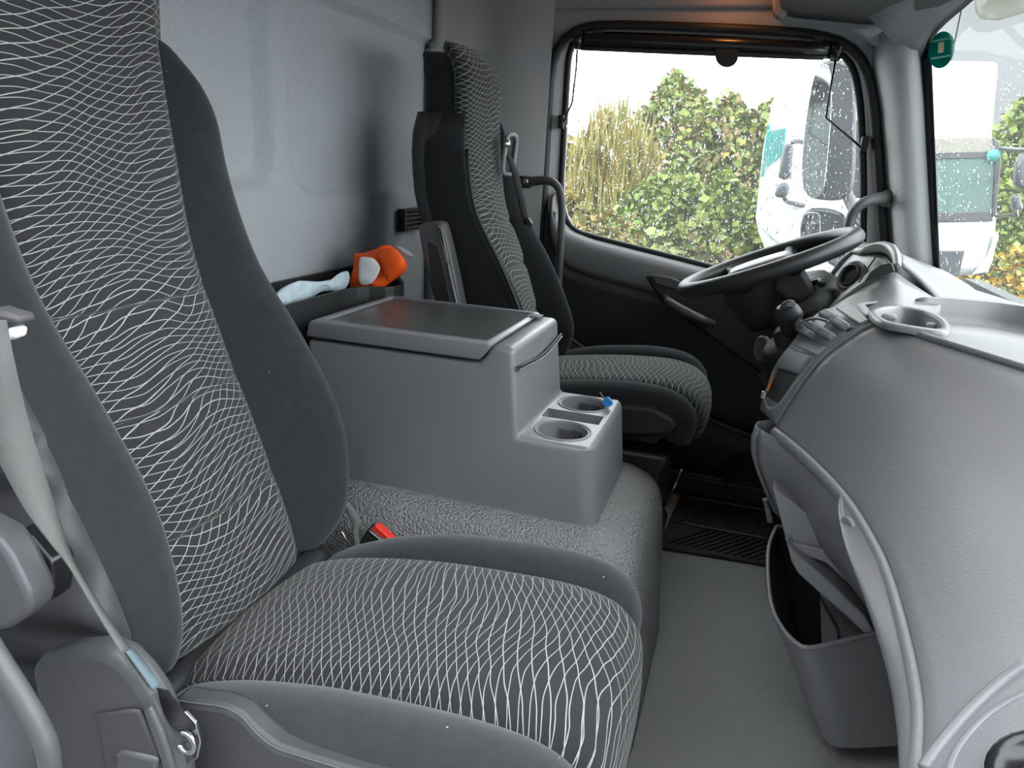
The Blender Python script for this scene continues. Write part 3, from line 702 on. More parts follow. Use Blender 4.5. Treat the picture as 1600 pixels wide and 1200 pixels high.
prism('guide_clip', [at(u, v, 0.432) for u, v in [(0, 518), (16, 510), (24, 515), (22, 528), (8, 534), (0, 530)]], (0, 0.012, 0), 'white_paint', sb, bevel=0.002)
ribbon('lower_webbing', [at(245, 1075, 0.475), at(252, 1100, 0.49), at(262, 1125, 0.49), at(275, 1140, 0.485)], [at(262, 1078, 0.49), at(285, 1108, 0.50), at(298, 1128, 0.50), at(305, 1140, 0.50)], 'belt_black', sb)
an = at(292, 1158, 0.49)
tube('anchor_hook', [an + Vector((math.cos(a) * 0.011, -0.002, math.sin(a) * 0.012)) for a in np.linspace(-2.6, 2.0, 12)], 0.003, 'metal', sb, k=8, n=2)
prism('anchor_plate', [at(u, v, 0.50) for u, v in [(272, 1120), (288, 1112), (305, 1130), (313, 1160), (308, 1185), (285, 1200), (270, 1185), (285, 1170), (295, 1150)]], (0, 0.004, 0), 'metal', sb, bevel=0.001)

rc = thing('recliner_cover', 'grey moulded plastic recliner cover at the near side of the passenger seat', 'seat cover')
prism('shell', [at(u, v, 0.485) for u, v in [(42, 1045), (55, 1030), (95, 1018), (150, 1013), (182, 1028), (212, 1060), (236, 1095), (262, 1155), (276, 1210), (285, 1290), (90, 1300), (70, 1150), (50, 1085)]], (0, 0.035, 0), 'plastic_near_door', rc, bevel=0.014, seg=3)
prism('inset', [at(u, v, 0.479) for u, v in [(148, 1118), (200, 1110), (216, 1112), (246, 1180), (262, 1260), (175, 1280), (155, 1150)]], (0, 0.006, 0), 'plastic_mid', rc, bevel=0.003)
prism('inset_flap', [at(u, v, 0.474) for u, v in [(178, 1180), (190, 1174), (245, 1188), (240, 1215), (230, 1260), (180, 1270)]], (0, 0.008, 0), 'plastic_near_door', rc, bevel=0.004)
prism('edge_strip', [at(u, v, 0.476) for u, v in [(222, 1112), (232, 1105), (252, 1150), (268, 1200), (274, 1260), (262, 1262), (250, 1190)]], (0, 0.008, 0), 'plastic_near_door', rc, bevel=0.003)

gh = tube('entry_grab_bar', [at(-60, 930, 0.37), at(-30, 985, 0.37), at(0, 1035, 0.37), at(32, 1085, 0.37), at(62, 1138, 0.37), at(77, 1185, 0.37), at(82, 1290, 0.37)], 0.0092, 'bar_grey', None, k=12)
tag(gh, 'light grey curved grab bar at the lower left doorway edge', 'grab bar')
bpc = prism('pillar_cover', [at(u, v, 0.42) for u, v in [(-60, 810), (-8, 838), (14, 870), (41, 925), (45, 945), (40, 962), (12, 984), (-60, 1000)]], (0, 0.03, 0), 'plastic_near_door', None, bevel=0.006, seg=3)
tag(bpc, 'grey plastic pillar cover at the left edge behind the grab bar', 'cover')
kn = thing('belt_height_knob', 'glossy black tapered knob at the left edge beside the grey strap', 'knob')
prism('knob_body', [at(u, v, 0.47) for u, v in [(18, 835), (30, 828), (45, 842), (78, 880), (80, 900), (76, 940), (65, 947), (48, 940), (20, 890)]], (0, 0.03, 0), 'black_gloss', kn, bevel=0.006, seg=3)
disc('knob_button', at(48, 885, 0.468), (0, -1, 0.2), [(0.006, 0), (0.006, 0.006), (0.003, 0.008), (0, 0.008)], 'metal', kn, k=14)

bk = thing('buckle', 'black belt buckle with red release button beside the passenger cushion', 'buckle')
f = at(556, 862, 1.07); u_ = (at(598, 858, 1.085) - f).normalized(); w_ = (at(580, 822, 1.085) - at(565, 850, 1.075)).normalized()
prism('housing', [at(562, 868, 1.08), at(563, 845, 1.08), at(576, 826, 1.08), at(590, 838, 1.08), at(612, 853, 1.08), at(606, 875, 1.08)], (0.0, 0.018, 0.006), 'plastic_dark', bk, bevel=0.004)
prism('release_button', [at(578, 827, 1.083), at(586, 821, 1.083), at(613, 845, 1.083), at(609, 852, 1.083)], (0.003, 0.014, 0.002), 'red_button', bk, bevel=0.002)
tube('trim_line', [at(575, 828, 1.079), at(608, 854, 1.079)], 0.0012, 'metal', bk, k=6)
bt = thing('buckle_strap', 'grey strap with metal stalk rising behind the red buckle', 'strap')
ribbon('webbing', [at(534, 785, 1.06), at(548, 815, 1.06), at(552, 835, 1.06), at(557, 870, 1.06)], [at(546, 785, 1.07), at(563, 812, 1.07), at(560, 832, 1.07), at(565, 870, 1.07)], 'belt_grey', bt)
tube('stalk', [at(533, 830, 1.05), at(540, 842, 1.05), at(547, 862, 1.05)], 0.002, 'metal', bt, k=6)
db = thing('driver_belt', 'black belt strap running from the driver seat shoulder guide', 'seat belt')
ribbon('webbing', [at(786, 236, 1.945), at(797, 262, 1.945), at(806, 300, 1.965), at(814, 335, 1.995), at(820, 352, 2.01)], [at(794, 236, 1.96), at(808, 265, 1.965), at(817, 300, 1.985), at(824, 335, 2.01), at(828, 350, 2.03)], 'belt_black', db)
prism('tongue', [at(u, v, 2.0) for u, v in [(820, 346), (825, 340), (831, 350), (826, 357)]], (0, 0.02, 0), 'plastic_dark', db, bevel=0.002)
disc('guide_bolt', at(791, 224, 1.935), (0.6, -0.7, 0.1), [(0.010, 0), (0.010, 0.006), (0.006, 0.009), (0, 0.009)], 'metal', db, k=14)
# ================================================================== centre console box
cb = thing('storage_console', 'grey plastic storage console with cup holders on the engine tunnel', 'console')
Y0, Y1 = 1.212, 1.53
prof = [(-0.80, 0.37), (-0.80, 0.672), (-0.437, 0.672), (-0.414, 0.708), (-0.374, 0.706), (-0.356, 0.541), (-0.213, 0.541), (-0.194, 0.37)]
# draw the body as rings across y so the sides flare slightly towards the base
def flare(z): return 0.010 * max(0, (0.71 - z)) / 0.34
body = loft_solid('body', [[Vector((x, Y0 - flare(z), z)) for x, z in prof], [Vector((x, Y1 + flare(z), z)) for x, z in prof]], 'plastic_grey', cb)
me = body.data; wt = me.attributes.new('bevel_weight_edge', 'FLOAT', 'EDGE')
for e in me.edges:                          # upright front corners are the roundest
    a, b = me.vertices[e.vertices[0]].co, me.vertices[e.vertices[1]].co
    front = min(a.x, b.x) > -0.235 and abs(a.y - b.y) < 0.03 and abs(a.z - b.z) > 0.05
    wt.data[e.index].value = 1.0 if front else 0.36
md = body.modifiers.new('bevel', 'BEVEL'); md.width = 0.034; md.segments = 5; md.limit_method = 'WEIGHT'
cutters = []
def cutter(V): 
    o = V; return o
c1 = disc('cutter', (-0.288, 1.282, 0.465), (0, 0, 1), [(0.043, 0), (0.051, 0.12)], 'plastic_grey', k=40)
c2 = disc('cutter', (-0.288, 1.462, 0.465), (0, 0, 1), [(0.043, 0), (0.051, 0.12)], 'plastic_grey', k=40)
c3 = prism('cutter', [(-0.345, 1.345, 0.485), (-0.235, 1.345, 0.485), (-0.228, 1.345, 0.60), (-0.352, 1.345, 0.60)], (0, 0.055, 0), 'plastic_grey', bevel=0)
c3b = None
cut(body, [c1, c2, c3]); sharp(body, 35)
body.data.materials.clear(); body.data.materials.append(MAT['plastic_grey'])
for yy in (1.282, 1.462):
    disc('cup_liner', (-0.288, yy, 0.4655), (0, 0, 1), [(0.0, 0.0), (0.0425, 0.0), (0.0492, 0.073), (0.0496, 0.073), (0.0436, -0.0005)], 'cup_dark', cb, k=40)
    annulus('cup_rim', (-0.288, yy, 0.541), (0, 0, 1), [(0.0515, -0.004), (0.0515, 0.002), (0.055, 0.002), (0.056, -0.003)], 'plastic_grey', cb, k=40)
    for a in (0.5, 1.1, 1.7):
        d = Vector((math.cos(a), math.sin(a), 0)); p = Vector((-0.288, yy, 0.50)) + d * 0.043; tt = Vector((-d.y, d.x, 0))
        prism('cup_spring', [p + tt * 0.011 + Vector((0, 0, 0.03)), p - tt * 0.011 + Vector((0, 0, 0.03)), p - tt * 0.004 - Vector((0, 0, 0.012)), p + tt * 0.004 - Vector((0, 0, 0.012))], d * -0.004, 'plastic_mid', cb, bevel=0.001)
# lid with a shallow rim round its flat top
lid_o = [(-0.797, 0.678), (-0.790, 0.708), (-0.782, 0.713), (-0.425, 0.713), (-0.414, 0.709), (-0.436, 0.678)]
rows = [[Vector((x, 1.203, z)) for x, z in lid_o], [Vector((x, 1.538, z)) for x, z in lid_o]]
lid = loft_solid('lid', rows, 'plastic_grey', cb, bevel=0.006, seg=3)
lc = box('cutter', (-0.768, 1.222, 0.7085), (-0.428, 1.520, 0.73), 'plastic_grey', bevel=0)
cut(lid, [lc]); sharp(lid, 35); lid.data.materials.clear(); lid.data.materials.append(MAT['plastic_grey'])
box('lid_mat', (-0.766, 1.224, 0.706), (-0.430, 1.518, 0.7095), 'lid_vinyl', lid, bevel=0.001)
prism('latch', [(-0.432, 1.475, 0.709), (-0.405, 1.475, 0.709), (-0.40, 1.475, 0.7145), (-0.432, 1.475, 0.7145)], (0, 0.03, 0), 'plastic_grey', lid, bevel=0.0015)
# front flap line of the console box
tube('flap_gap', [Vector((-0.364, 1.215, 0.672)), Vector((-0.358, 1.37, 0.664)), Vector((-0.364, 1.527, 0.672))], 0.0025, 'black_rubber', cb, k=6)
tube('flap_edge', [Vector((-0.362, 1.215, 0.667)), Vector((-0.356, 1.37, 0.659)), Vector((-0.362, 1.527, 0.667))], 0.0018, 'plastic_grey', cb, k=6)
# keys in the far cup
ky = thing('key', 'ignition key with blue fob standing in the rear cup holder', 'key')
tube('key_blade', [at(937, 613, 1.455), at(943, 622, 1.455)], 0.0022, 'brown_pull', ky, k=6)
prism('key_fob', [at(u, v, 1.455) for u, v in [(943, 622), (951, 621), (957, 628), (956, 634), (946, 637), (942, 634)]], (0, 0.008, 0), 'blue_plastic', ky, bevel=0.002)
rt = prism('receipt', [at(u, v, 1.26) for u, v in [(836, 684), (843, 679), (848, 688), (842, 694)]], (0.002, 0.001, 0), 'paper_white', None, bevel=0); tag(rt, 'small white slip lying in the front cup holder', 'paper')

# ================================================================== rear storage tray with vest and papers
tr = thing('storage_tray', 'black open storage tray along the rear wall behind the console', 'tray')
out = [(-0.985, 1.02), (-0.985, 1.74), (-0.97, 1.765), (-0.94, 1.775), (-0.84, 1.70), (-0.80, 1.64), (-0.785, 1.59), (-0.787, 1.56), (-0.80, 1.54), (-0.832, 1.522), (-0.852, 1.50), (-0.86, 1.46), (-0.86, 1.02)]
def tz(x): return 0.745 if x < -0.93 else 0.729
bot = [Vector((x, y, 0.52)) for x, y in out]; top = [Vector((x, y, tz(x))) for x, y in out]
inn = [Vector((x + (0.006 if x < -0.9 else -0.006), y - (0.006 if y > 1.6 else (-0.006 if 1.5 < y < 1.6 else 0)), tz(x))) for x, y in out]; inb = [Vector((p.x, p.y, 0.56)) for p in inn]
V, Fc = grid_mesh([bot, top, inn, inb], False, True); k = len(out); Fc.append(tuple(range(k))); Fc.append(tuple(3 * k + i for i in range(k)))
obj('tray_shell', V, Fc, 'plastic_dark', tr, bevel=0.002, smooth=False)
vs = thing('safety_vest', 'crumpled bright orange safety vest with white reflective patch in the rear tray', 'vest')
YV = 1.61
body_o = resample(cr_path([at(u, v, YV) for u, v in [(546, 455), (550, 420), (551, 398), (556, 394), (568, 396), (582, 389), (600, 383), (614, 380), (620, 390), (634, 402), (637, 412), (628, 428), (612, 446), (596, 456), (575, 462)]], 3, True), 36)
pillow('cloth', body_o, (0.12, -1, 0.25), 0.032, 'orange_cloth', vs, wob=0.016, seed=3)
pt = resample(cr_path([at(u, v, YV - 0.042) for u, v in [(561, 400), (572, 399), (584, 402), (592, 412), (596, 422), (590, 436), (580, 446), (562, 447), (560, 425)]], 3, True), 24)
pillow('reflective_patch', pt, (0.12, -1, 0.25), 0.006, 'white_reflective', vs, wob=0.004, seed=3)
pillow('fold', resample([at(u, v, YV - 0.035) for u, v in [(585, 399), (600, 386), (616, 384), (634, 404), (632, 418), (618, 434), (604, 444), (598, 424), (592, 408)]], 24), (0.3, -1, 0.2), 0.012, 'orange_cloth', vs, wob=0.006, seed=8)
pillow('reflective_strip', resample([at(u, v, YV + 0.0) for u, v in [(616, 383), (630, 386), (645, 396), (648, 401), (636, 402), (622, 390)]], 18), (0.1, -1, 0.3), 0.008, 'silver_reflective', vs, wob=0.003, seed=5)
bg_ = pillow('plastic_bag', resample(cr_path([atx(u, v, -0.90) for u, v in [(415, 470), (432, 452), (460, 444), (490, 440), (520, 438), (540, 430), (549, 422), (552, 440), (545, 450), (500, 462), (450, 480), (425, 490)]], 3, True), 40), (0.75, -0.1, 0.65), 0.02, 'paper_white', None, wob=0.012, seed=11)
tag(bg_, 'pale blue and white plastic bag lying in the rear tray beside the vest', 'bag')

# vent grille in the rear wall beside the driver seat
vg = thing('wall_vent', 'black louvred vent in the rear wall beside the driver armrest', 'vent')
va, vb = atx(628, 327, -0.985), atx(655, 358, -0.985)
y0v, y1v, z0v, z1v = va.y, va.y + 0.13, vb.z, va.z
ring_plate('vent_frame', [Vector((-0.975, y, z)) for y, z in ((y0v, z0v), (y1v, z0v), (y1v, z1v), (y0v, z1v))], [Vector((-0.975, y, z)) for y, z in ((y0v + .008, z0v + .006), (y1v - .008, z0v + .006), (y1v - .008, z1v - .006), (y0v + .008, z1v - .006))], (-0.024, 0, 0), 'plastic_dark', vg)
box('vent_back', (-0.999, y0v + 0.006, z0v + 0.004), (-0.993, y1v - 0.006, z1v - 0.004), 'black_rubber', vg, bevel=0)
for i in range(4):
    z = z0v + (i + 0.9) * (z1v - z0v) / 5
    prism('louvre', [(-0.977, y0v + .008, z), (-0.992, y0v + .008, z + 0.006), (-0.992, y0v + .008, z + 0.003), (-0.977, y0v + .008, z - 0.003)], (0, y1v - y0v - .016, 0), 'plastic_mid', vg, bevel=0)
# ================================================================== dashboard
da = thing('dashboard', 'large grey moulded dashboard filling the right of the cab', 'dashboard')
Lx = sinterp([0.30, 0.42, 0.53, 0.64, 0.83, 0.95, 1.08, 1.225, 1.33], [0.125, 0.158, 0.181, 0.201, 0.209, 0.202, 0.181, 0.136, 0.091])
Tx = sinterp([0.30, 0.45, 0.6, 0.7, 0.83, 0.95, 1.086, 1.2, 1.33], [0.50, 0.515, 0.512, 0.50, 0.470, 0.430, 0.364, 0.297, 0.226])
PT = cr_path([(0, 0, 0), (0.156, 0, 0.275), (0.30, 0, 0.495), (0.45, 0, 0.67), (0.644, 0, 0.82), (0.837, 0, 0.94), (1, 0, 1)], 4)
LZ = 0.60; TZ = 0.80
def fpt(y, s):                             # point of the fascia: station y, 0 = lip .. 1 = tray rim
    a, b = Lx(y), Tx(y); q = s * (len(PT) - 1); i = min(int(q), len(PT) - 2); p = PT[i].lerp(PT[i + 1], q - i)
    return Vector((a + (b - a) * p.x, y, LZ + (TZ - LZ) * p.z))
ST = list(np.linspace(1.33, 0.42, 56))
rows = [[fpt(y, s) for s in np.linspace(0, 1, 25)] for y in ST]
rows = [[r[0] + Vector((0.03, 0, -0.012)), r[0] + Vector((0.006, 0, -0.010)), r[0] + Vector((-0.001, 0, -0.004))] + r for r in rows]
grid('fascia', rows, 'dash_grey', da, solid=0.004, off=1)
# rolled trim strip along the lip, seam strip along the far edge
tube('lip_trim', [fpt(y, 0) + Vector((0.003, 0, -0.016)) for y in ST], 0.0125, 'dash_grey', da, k=10, n=1)
tube('joint_trim', [fpt(1.336, s) + Vector((0.0, 0, 0)) for s in np.linspace(0, 1, 14)], 0.0045, 'dash_light', da, k=8, n=2)
# moulded arch low on the passenger end of the fascia
def hit(u, v):
    d = ray(u, v); best = None
    for y in np.linspace(0.42, 1.33, 120):
        p = CAM + d * (y / d[1]); 
        for s in np.linspace(0, 1, 41):
            q = fpt(y, s); e = (q.x - p[0]) ** 2 + (q.z - p[2]) ** 2
            if best is None or e < best[0]: best = (e, q)
    return best[1]
tube('fascia_ridge', [hit(u, v) for u, v in [(1442, 1196), (1480, 1155), (1530, 1105), (1575, 1062), (1610, 1035)]], 0.005, 'dash_grey', da, k=10)
tube('fascia_ridge', [hit(u, v) + Vector((0, 0, -0.002)) for u, v in [(1475, 1215), (1510, 1165), (1560, 1115), (1610, 1075)]], 0.0035, 'dash_grey', da, k=10)
disc('side_outlet', hit(1607, 1206), (-0.6, -0.1, 0.8), [(0.03, -0.01), (0.03, 0.004), (0.026, 0.006), (0.024, 0.0), (0.0, -0.004)], 'black_gloss', da, k=24)
# ---- apron below the lip
rows = []
AP = [(0.004, -0.018), (0.000, -0.04), (0.004, -0.07), (0.016, -0.10), (0.034, -0.135), (0.06, -0.18), (0.085, -0.24), (0.12, -0.32), (0.17, -0.42), (0.22, -0.52)]
AS = list(np.linspace(1.345, 0.95, 24))
for y in AS:
    x = Lx(min(y, 1.33)) + 0.002; e = max(0, (y - 1.24) / 0.105); x -= 0.0
    rows.append([Vector((x + a - 0.028 * e * e + 0.02 * 0, y, LZ + b)) for a, b in AP[:6]])
grid('apron', rows, 'dash_grey', da, solid=0.004, off=1)
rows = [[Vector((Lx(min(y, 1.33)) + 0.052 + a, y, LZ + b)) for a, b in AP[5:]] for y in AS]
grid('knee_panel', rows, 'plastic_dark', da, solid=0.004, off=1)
# turned end of the apron by the centre stack
rows = []
for a, b in AP[:6]:
    x = Lx(1.33) + 0.002 + a - 0.028
    rows.append([Vector((x, 1.345, LZ + b)), Vector((x - 0.008, 1.36, LZ + b)), Vector((x - 0.004, 1.385, LZ + b)), Vector((x + 0.02, 1.41, LZ + b)), Vector((x + 0.08, 1.42, LZ + b))])
grid('apron_end', rows, 'dash_grey', da, solid=0.004, off=1)
# recessed wedge pocket with its lighter sill, and the raised fin with the lock
YW = 1.235
prism('wedge_panel', [at(u, v, YW) for u, v in [(1207, 762), (1248, 792), (1300, 832), (1316, 860), (1308, 864), (1240, 849), (1228, 844)]], (0.004, 0.05, 0), 'dash_grey', da, bevel=0.002)
prism('wedge_sill', [at(u, v, YW - 0.012) for u, v in [(1226, 842), (1236, 848), (1300, 862), (1318, 866), (1340, 890), (1350, 925), (1340, 925), (1290, 880), (1240, 862)]], (0.0, 0.03, 0), 'dash_grey', da, bevel=0.004)
prism('wedge_recess', [at(u, v, YW + 0.01) for u, v in [(1262, 864), (1302, 868), (1328, 928), (1300, 905)]], (0.0, 0.01, 0), 'plastic_mid', da, bevel=0)
prism('lower_rail', [at(u, v, 1.20) for u, v in [(1228, 846), (1240, 862), (1288, 902), (1325, 938), (1350, 962), (1372, 1000), (1350, 992), (1318, 960), (1285, 932), (1246, 896), (1236, 878)]], (0.01, 0.06, 0), 'dash_grey', da, bevel=0.005, seg=3)
fin = []
FL = [(1312, 770), (1309, 800), (1318, 850), (1340, 910), (1365, 980), (1388, 1060), (1402, 1140), (1408, 1230)]
FR = [(1326, 768), (1352, 800), (1378, 850), (1402, 905), (1420, 970), (1434, 1050), (1441, 1130), (1443, 1230)]
rows = []
for (a, b), (c_, d) in zip(FL, FR):
    q = hit(c_ , d) + Vector((-0.003, 0, -0.012)); dd = ray(a, b); yy = q.y + 0.022; p = Vector(CAM + dd * (yy / dd[1])); rows.append([p + Vector((0.02, 0.03, 0)), p, p.lerp(q, 0.35) + Vector((-0.004, -0.003, 0)), p.lerp(q, 0.75) + Vector((-0.003, -0.002, 0)), q])
rows = [cr_path(r, 2) for r in rows]; rows = list(map(list, zip(*[cr_path(list(c_), 3) for c_ in zip(*rows)])))
grid('knee_fin', rows, 'fin_grey', da, solid=0.004, off=1)
lk = Vector(rows[len(rows) // 7][5]); 
disc('lock', at(1327, 822, lk.y - 0.022), (-0.75, -0.65, 0.1), [(0.014, -0.004), (0.014, 0.003), (0.011, 0.005), (0.004, 0.002), (0, 0.002)], 'dash_light', da, k=20, sy=0.7)
# ---- bottle/map bin low in the middle
def rim(pts, z): return [atz(u, v, z) for u, v in pts]
RB = resample(cr_path(rim([(1212, 822), (1200, 850), (1197, 880), (1199, 920), (1206, 955), (1222, 985), (1242, 1006), (1262, 1014), (1300, 1008), (1350, 996), (1372, 992)], 0.30), 6), 48, closed=False)
bb = resample(cr_path([atz(1236, 985, 0.10), atz(1240, 1020, 0.09), atz(1250, 1058, 0.075), atz(1262, 1095, 0.068), atz(1275, 1130, 0.062), atz(1290, 1158, 0.06), atz(1312, 1168, 0.06), atz(1360, 1168, 0.06), atz(1412, 1164, 0.06)], 6), 48, closed=False)
cB = Vector((0.27, 1.36, 0))
ex = resample([RB[-1], Vector((0.34, 1.24, 0.30)), Vector((0.36, 1.40, 0.30)), Vector((0.30, 1.52, 0.30)), Vector((0.20, 1.56, 0.30)), RB[0]], 14, closed=False)[1:-1]
eb = resample([bb[-1], Vector((0.43, 1.30, 0.06)), Vector((0.43, 1.42, 0.06)), Vector((0.38, 1.52, 0.08)), Vector((0.30, 1.55, 0.09)), bb[0]], 14, closed=False)[1:-1]
RB = RB + ex; bb = bb + eb
rows = [[p.lerp(q, f) + Vector(((p.x - cB.x), (p.y - cB.y), 0)).normalized() * 0.004 * math.sin(math.pi * f) for p, q in zip(bb, RB)] for f in np.linspace(0, 1, 9)]
lipi = [p + Vector((cB.x - p.x, cB.y - p.y, 0)).normalized() * 0.006 + Vector((0, 0, 0.001)) for p in RB]
inb = [Vector((p.x + (cB.x + 0.04 - p.x) * 0.15, p.y + (cB.y - p.y) * 0.15, 0.10)) for p in bb]
bn = grid('map_bin', rows, 'dash_grey', da, cc=True)
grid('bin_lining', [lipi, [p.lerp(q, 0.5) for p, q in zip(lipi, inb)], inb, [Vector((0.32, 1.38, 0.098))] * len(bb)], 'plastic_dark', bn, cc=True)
tube('bin_rim', [p.lerp(q, 0.5) for p, q in zip(RB, lipi)], 0.0042, 'dash_grey', bn, k=8, n=1, closed=True)
obj('bin_bottom', bb, [tuple(range(len(bb)))], 'dash_grey', bn)
# back of the bin and the light slot on its right
prism('bin_back', [at(u, v, 1.30) for u, v in [(1268, 900), (1310, 915), (1365, 965), (1400, 1040), (1410, 1150), (1330, 1150), (1312, 1010)]], (0.02, 0.05, 0), 'dash_grey', da, bevel=0.004)
prism('bin_divider', [at(u, v, 1.285) for u, v in [(1281, 935), (1292, 958), (1308, 985), (1310, 1010), (1296, 1030), (1284, 1030)]], (0.004, 0.01, 0), 'handle_grey', bn, bevel=0.002)

# ---- top tray behind the fascia
rows = []
YT = list(np.linspace(0.45, 1.33, 26))
edge = [fpt(y, 1.0) for y in YT]
tube('tray_rim', [p + Vector((0.002, 0, 0.003)) for p in edge], 0.0055, 'dash_grey', da, k=8, n=1)
back = resample(cr_path([Vector((0.56, 0.45, 0.82)), Vector((0.555, 1.0, 0.82)), Vector((0.545, 1.40, 0.82)), Vector((0.525, 1.53, 0.82)), Vector((0.48, 1.585, 0.82)), Vector((0.41, 1.588, 0.82)), Vector((0.36, 1.58, 0.82)), Vector((0.32, 1.56, 0.818))], 6), 44, closed=False)
front = resample(edge + [Vector((0.225, 1.39, 0.798)), Vector((0.26, 1.46, 0.796))], 44, closed=False)
rows = [[p + Vector((0.004, 0, 0.0)) for p in front], [p + Vector((0.012, 0, -0.020)) for p in front], [p + Vector((0.028, -0.002, -0.026)) for p in front]]
cl = []
for p, q in zip(front, back):
    cl.append(Vector((q.x - 0.02, q.y - (0.02 if q.y > 1.5 else 0), 0.776)))
rows += [[a.lerp(b, 0.5) for a, b in zip(rows[2], cl)], cl, [q + Vector((-0.006, -0.006, -0.03)) for q in back], [q + Vector((0, 0, 0)) for q in back], [q + Vector((0.012, 0.012, 0.002)) for q in back], [Vector((q.x + (0.06 if q.y < 1.5 else 0.0), q.y + (0.0 if q.y < 1.5 else 0.025), 0.795)) for q in back]]
grid('top_tray', rows, 'dash_light', da, solid=0.003, off=1)
grid('defrost_panel', [[Vector((0.572 if y < 1.62 else 0.46, y, 0.778)), Vector((0.585 if y < 1.62 else 0.50, y, 0.782)), ws_pt(y, 0.785) + Vector((-0.004, 0, 0))] for y in np.linspace(0.46, 2.26, 24)], 'plastic_grey', da, solid=0.004)
# ---- cup holder insert at the far corner of the tray
cc_ = [atz(u, v, 0.812) for u, v in [(1358, 487), (1368, 479), (1400, 476), (1432, 480), (1462, 489), (1482, 502), (1487, 514), (1478, 519), (1450, 516), (1412, 510), (1376, 502)]]
cc_ = resample(cr_path(cc_, 4, True), 40); cen = sum(cc_, Vector()) / 40
inn_ = [cen + (p - cen) * 0.80 for p in cc_]
ci = grid('cup_insert', [[p + Vector((0, 0, -0.010)) for p in cc_], [cen + (p - cen) * 1.0 + Vector((0, 0, -0.004)) for p in cc_], [cen + (p - cen) * 0.96 for p in cc_], [p + Vector((0, 0, 0.0)) for p in inn_], [p + Vector((0, 0, -0.004)) for p in [cen + (q - cen) * 0.77 for q in cc_]], [cen + (q - cen) * 0.70 + Vector((0, 0, -0.055)) for q in cc_], [cen + Vector((0, 0, -0.056))] * 40], 'dash_light', da, cc=True)
for uu, vv, hh in ((1388, 493, 0.03), (1462, 508, 0.03)):
    p = atz(uu, vv, 0.80); box('cup_finger', (p.x - 0.014, p.y - 0.012, 0.765), (p.x + 0.014, p.y + 0.012, 0.803), 'dash_grey', ci, bevel=0.005)

# ---- centre stack beyond the joint
P1 = [fpt(1.34, s) + Vector((-0.002, 0, 0)) for s in np.linspace(0, 1, 12)]
sil = resample(cr_path([at(u, v, 1.47) for u, v in [(1190, 640), (1200, 606), (1215, 570), (1238, 540), (1262, 507), (1285, 489), (1320, 479), (1350, 477)]], 4), 12, closed=False)
P2 = [p.lerp(q, 0.55) + Vector((0, 0, 0)) for p, q in zip(P1, sil)]
P3 = sil; P4 = [p + Vector((0.05, 0.10, -0.004)) for p in sil]
grid('centre_stack', [P1, P2, P3, P4, [p + Vector((0.12, 0.14, -0.02)) for p in sil]], 'dash_light', da, solid=0.004, off=1)
def spt(s, t):                              # point on the stack: s up the profile, t from joint to far edge
    q = s * 11; i = min(int(q), 10); a = P1[i].lerp(P1[i + 1], q - i); b = P3[i].lerp(P3[i + 1], q - i); return a.lerp(b, t)
def spatch(name, s0, s1, t0, t1, h, mat, parent, bev=0.003, k=4):
    nrm = (spt(s1, t0) - spt(s0, t0)).cross(spt(s0, t1) - spt(s0, t0)).normalized()
    if nrm.x > 0: nrm = -nrm
    lo = [[spt(s, t) + nrm * 0.001 for t in np.linspace(t0, t1, 4)] for s in np.linspace(s0, s1, k)]
    hi = [[p + nrm * h for p in r] for r in lo]
    V, F1 = grid_mesh(lo); V2, F2 = grid_mesh(hi); n = len(V); b = [j for j in range(4)] + [4 * i + 3 for i in range(1, k)] + [4 * (k - 1) + j for j in (2, 1, 0)] + [4 * i for i in range(k - 2, 0, -1)]
    Fc = F1 + [tuple(n + x for x in f) for f in F2] + [(b[i], b[(i + 1) % len(b)], n + b[(i + 1) % len(b)], n + b[i]) for i in range(len(b))]
    return sharp(obj(name, V + V2, Fc, mat, parent, bevel=bev), 35)
spatch('bin_mouth', 0.10, 0.44, 0.14, 0.84, 0.004, 'black_rubber', da, 0)
tube('bin_trim', [spt(0.45, 0.08), spt(0.25, 0.09), spt(0.10, 0.16), spt(0.05, 0.4), spt(0.05, 0.7), spt(0.12, 0.92), spt(0.30, 0.95), spt(0.46, 0.93)], 0.006, 'trim_grey', da, k=8)
spatch('bin_flap', 0.30, 0.455, 0.12, 0.88, 0.010, 'plastic_grey', da)
spatch('stack_band', 0.475, 0.56, 0.04, 0.96, 0.004, 'dash_grey', da)
spatch('vent_well', 0.585, 0.80, 0.06, 0.94, 0.003, 'black_rubber', da, 0)
for a, b in ((0.605, 0.668), (0.718, 0.785)):
    for c_, d in ((0.12, 0.44), (0.57, 0.88)):
        v_ = spatch('vent_flap', a, b, c_, d, 0.014, 'trim_grey', da, 0.004)
spatch('stack_cover', 0.83, 0.93, 0.06, 0.94, 0.006, 'dash_light', da)
tube('charging_cable', [spt(0.72, 0.35) + Vector((-0.018, -0.01, 0.012)), spt(0.69, 0.55) + Vector((-0.024, 0, 0.014)), spt(0.63, 0.85) + Vector((-0.024, 0, 0.006)), spt(0.60, 0.95) + Vector((-0.014, 0, 0))], 0.0028, 'dash_light', da, k=6)
for i, (s, t) in enumerate(((0.60, 1.0), (0.57, 0.86), (0.56, 0.6))):
    spatch('cable_plug', s, s + 0.045, t - 0.16, t, 0.022, 'handle_grey', da, 0.002)
tube('side_knob', [at(1200, 606, 1.47), at(1192, 590, 1.46), at(1193, 586, 1.455)], [0.006, 0.006, 0.009], 'plastic_dark', da, k=10)
tube('orange_cord', [at(1212, 588, 1.45), at(1206, 598, 1.45), at(1200, 610, 1.45)], 0.0035, 'orange_plastic', da, k=6)
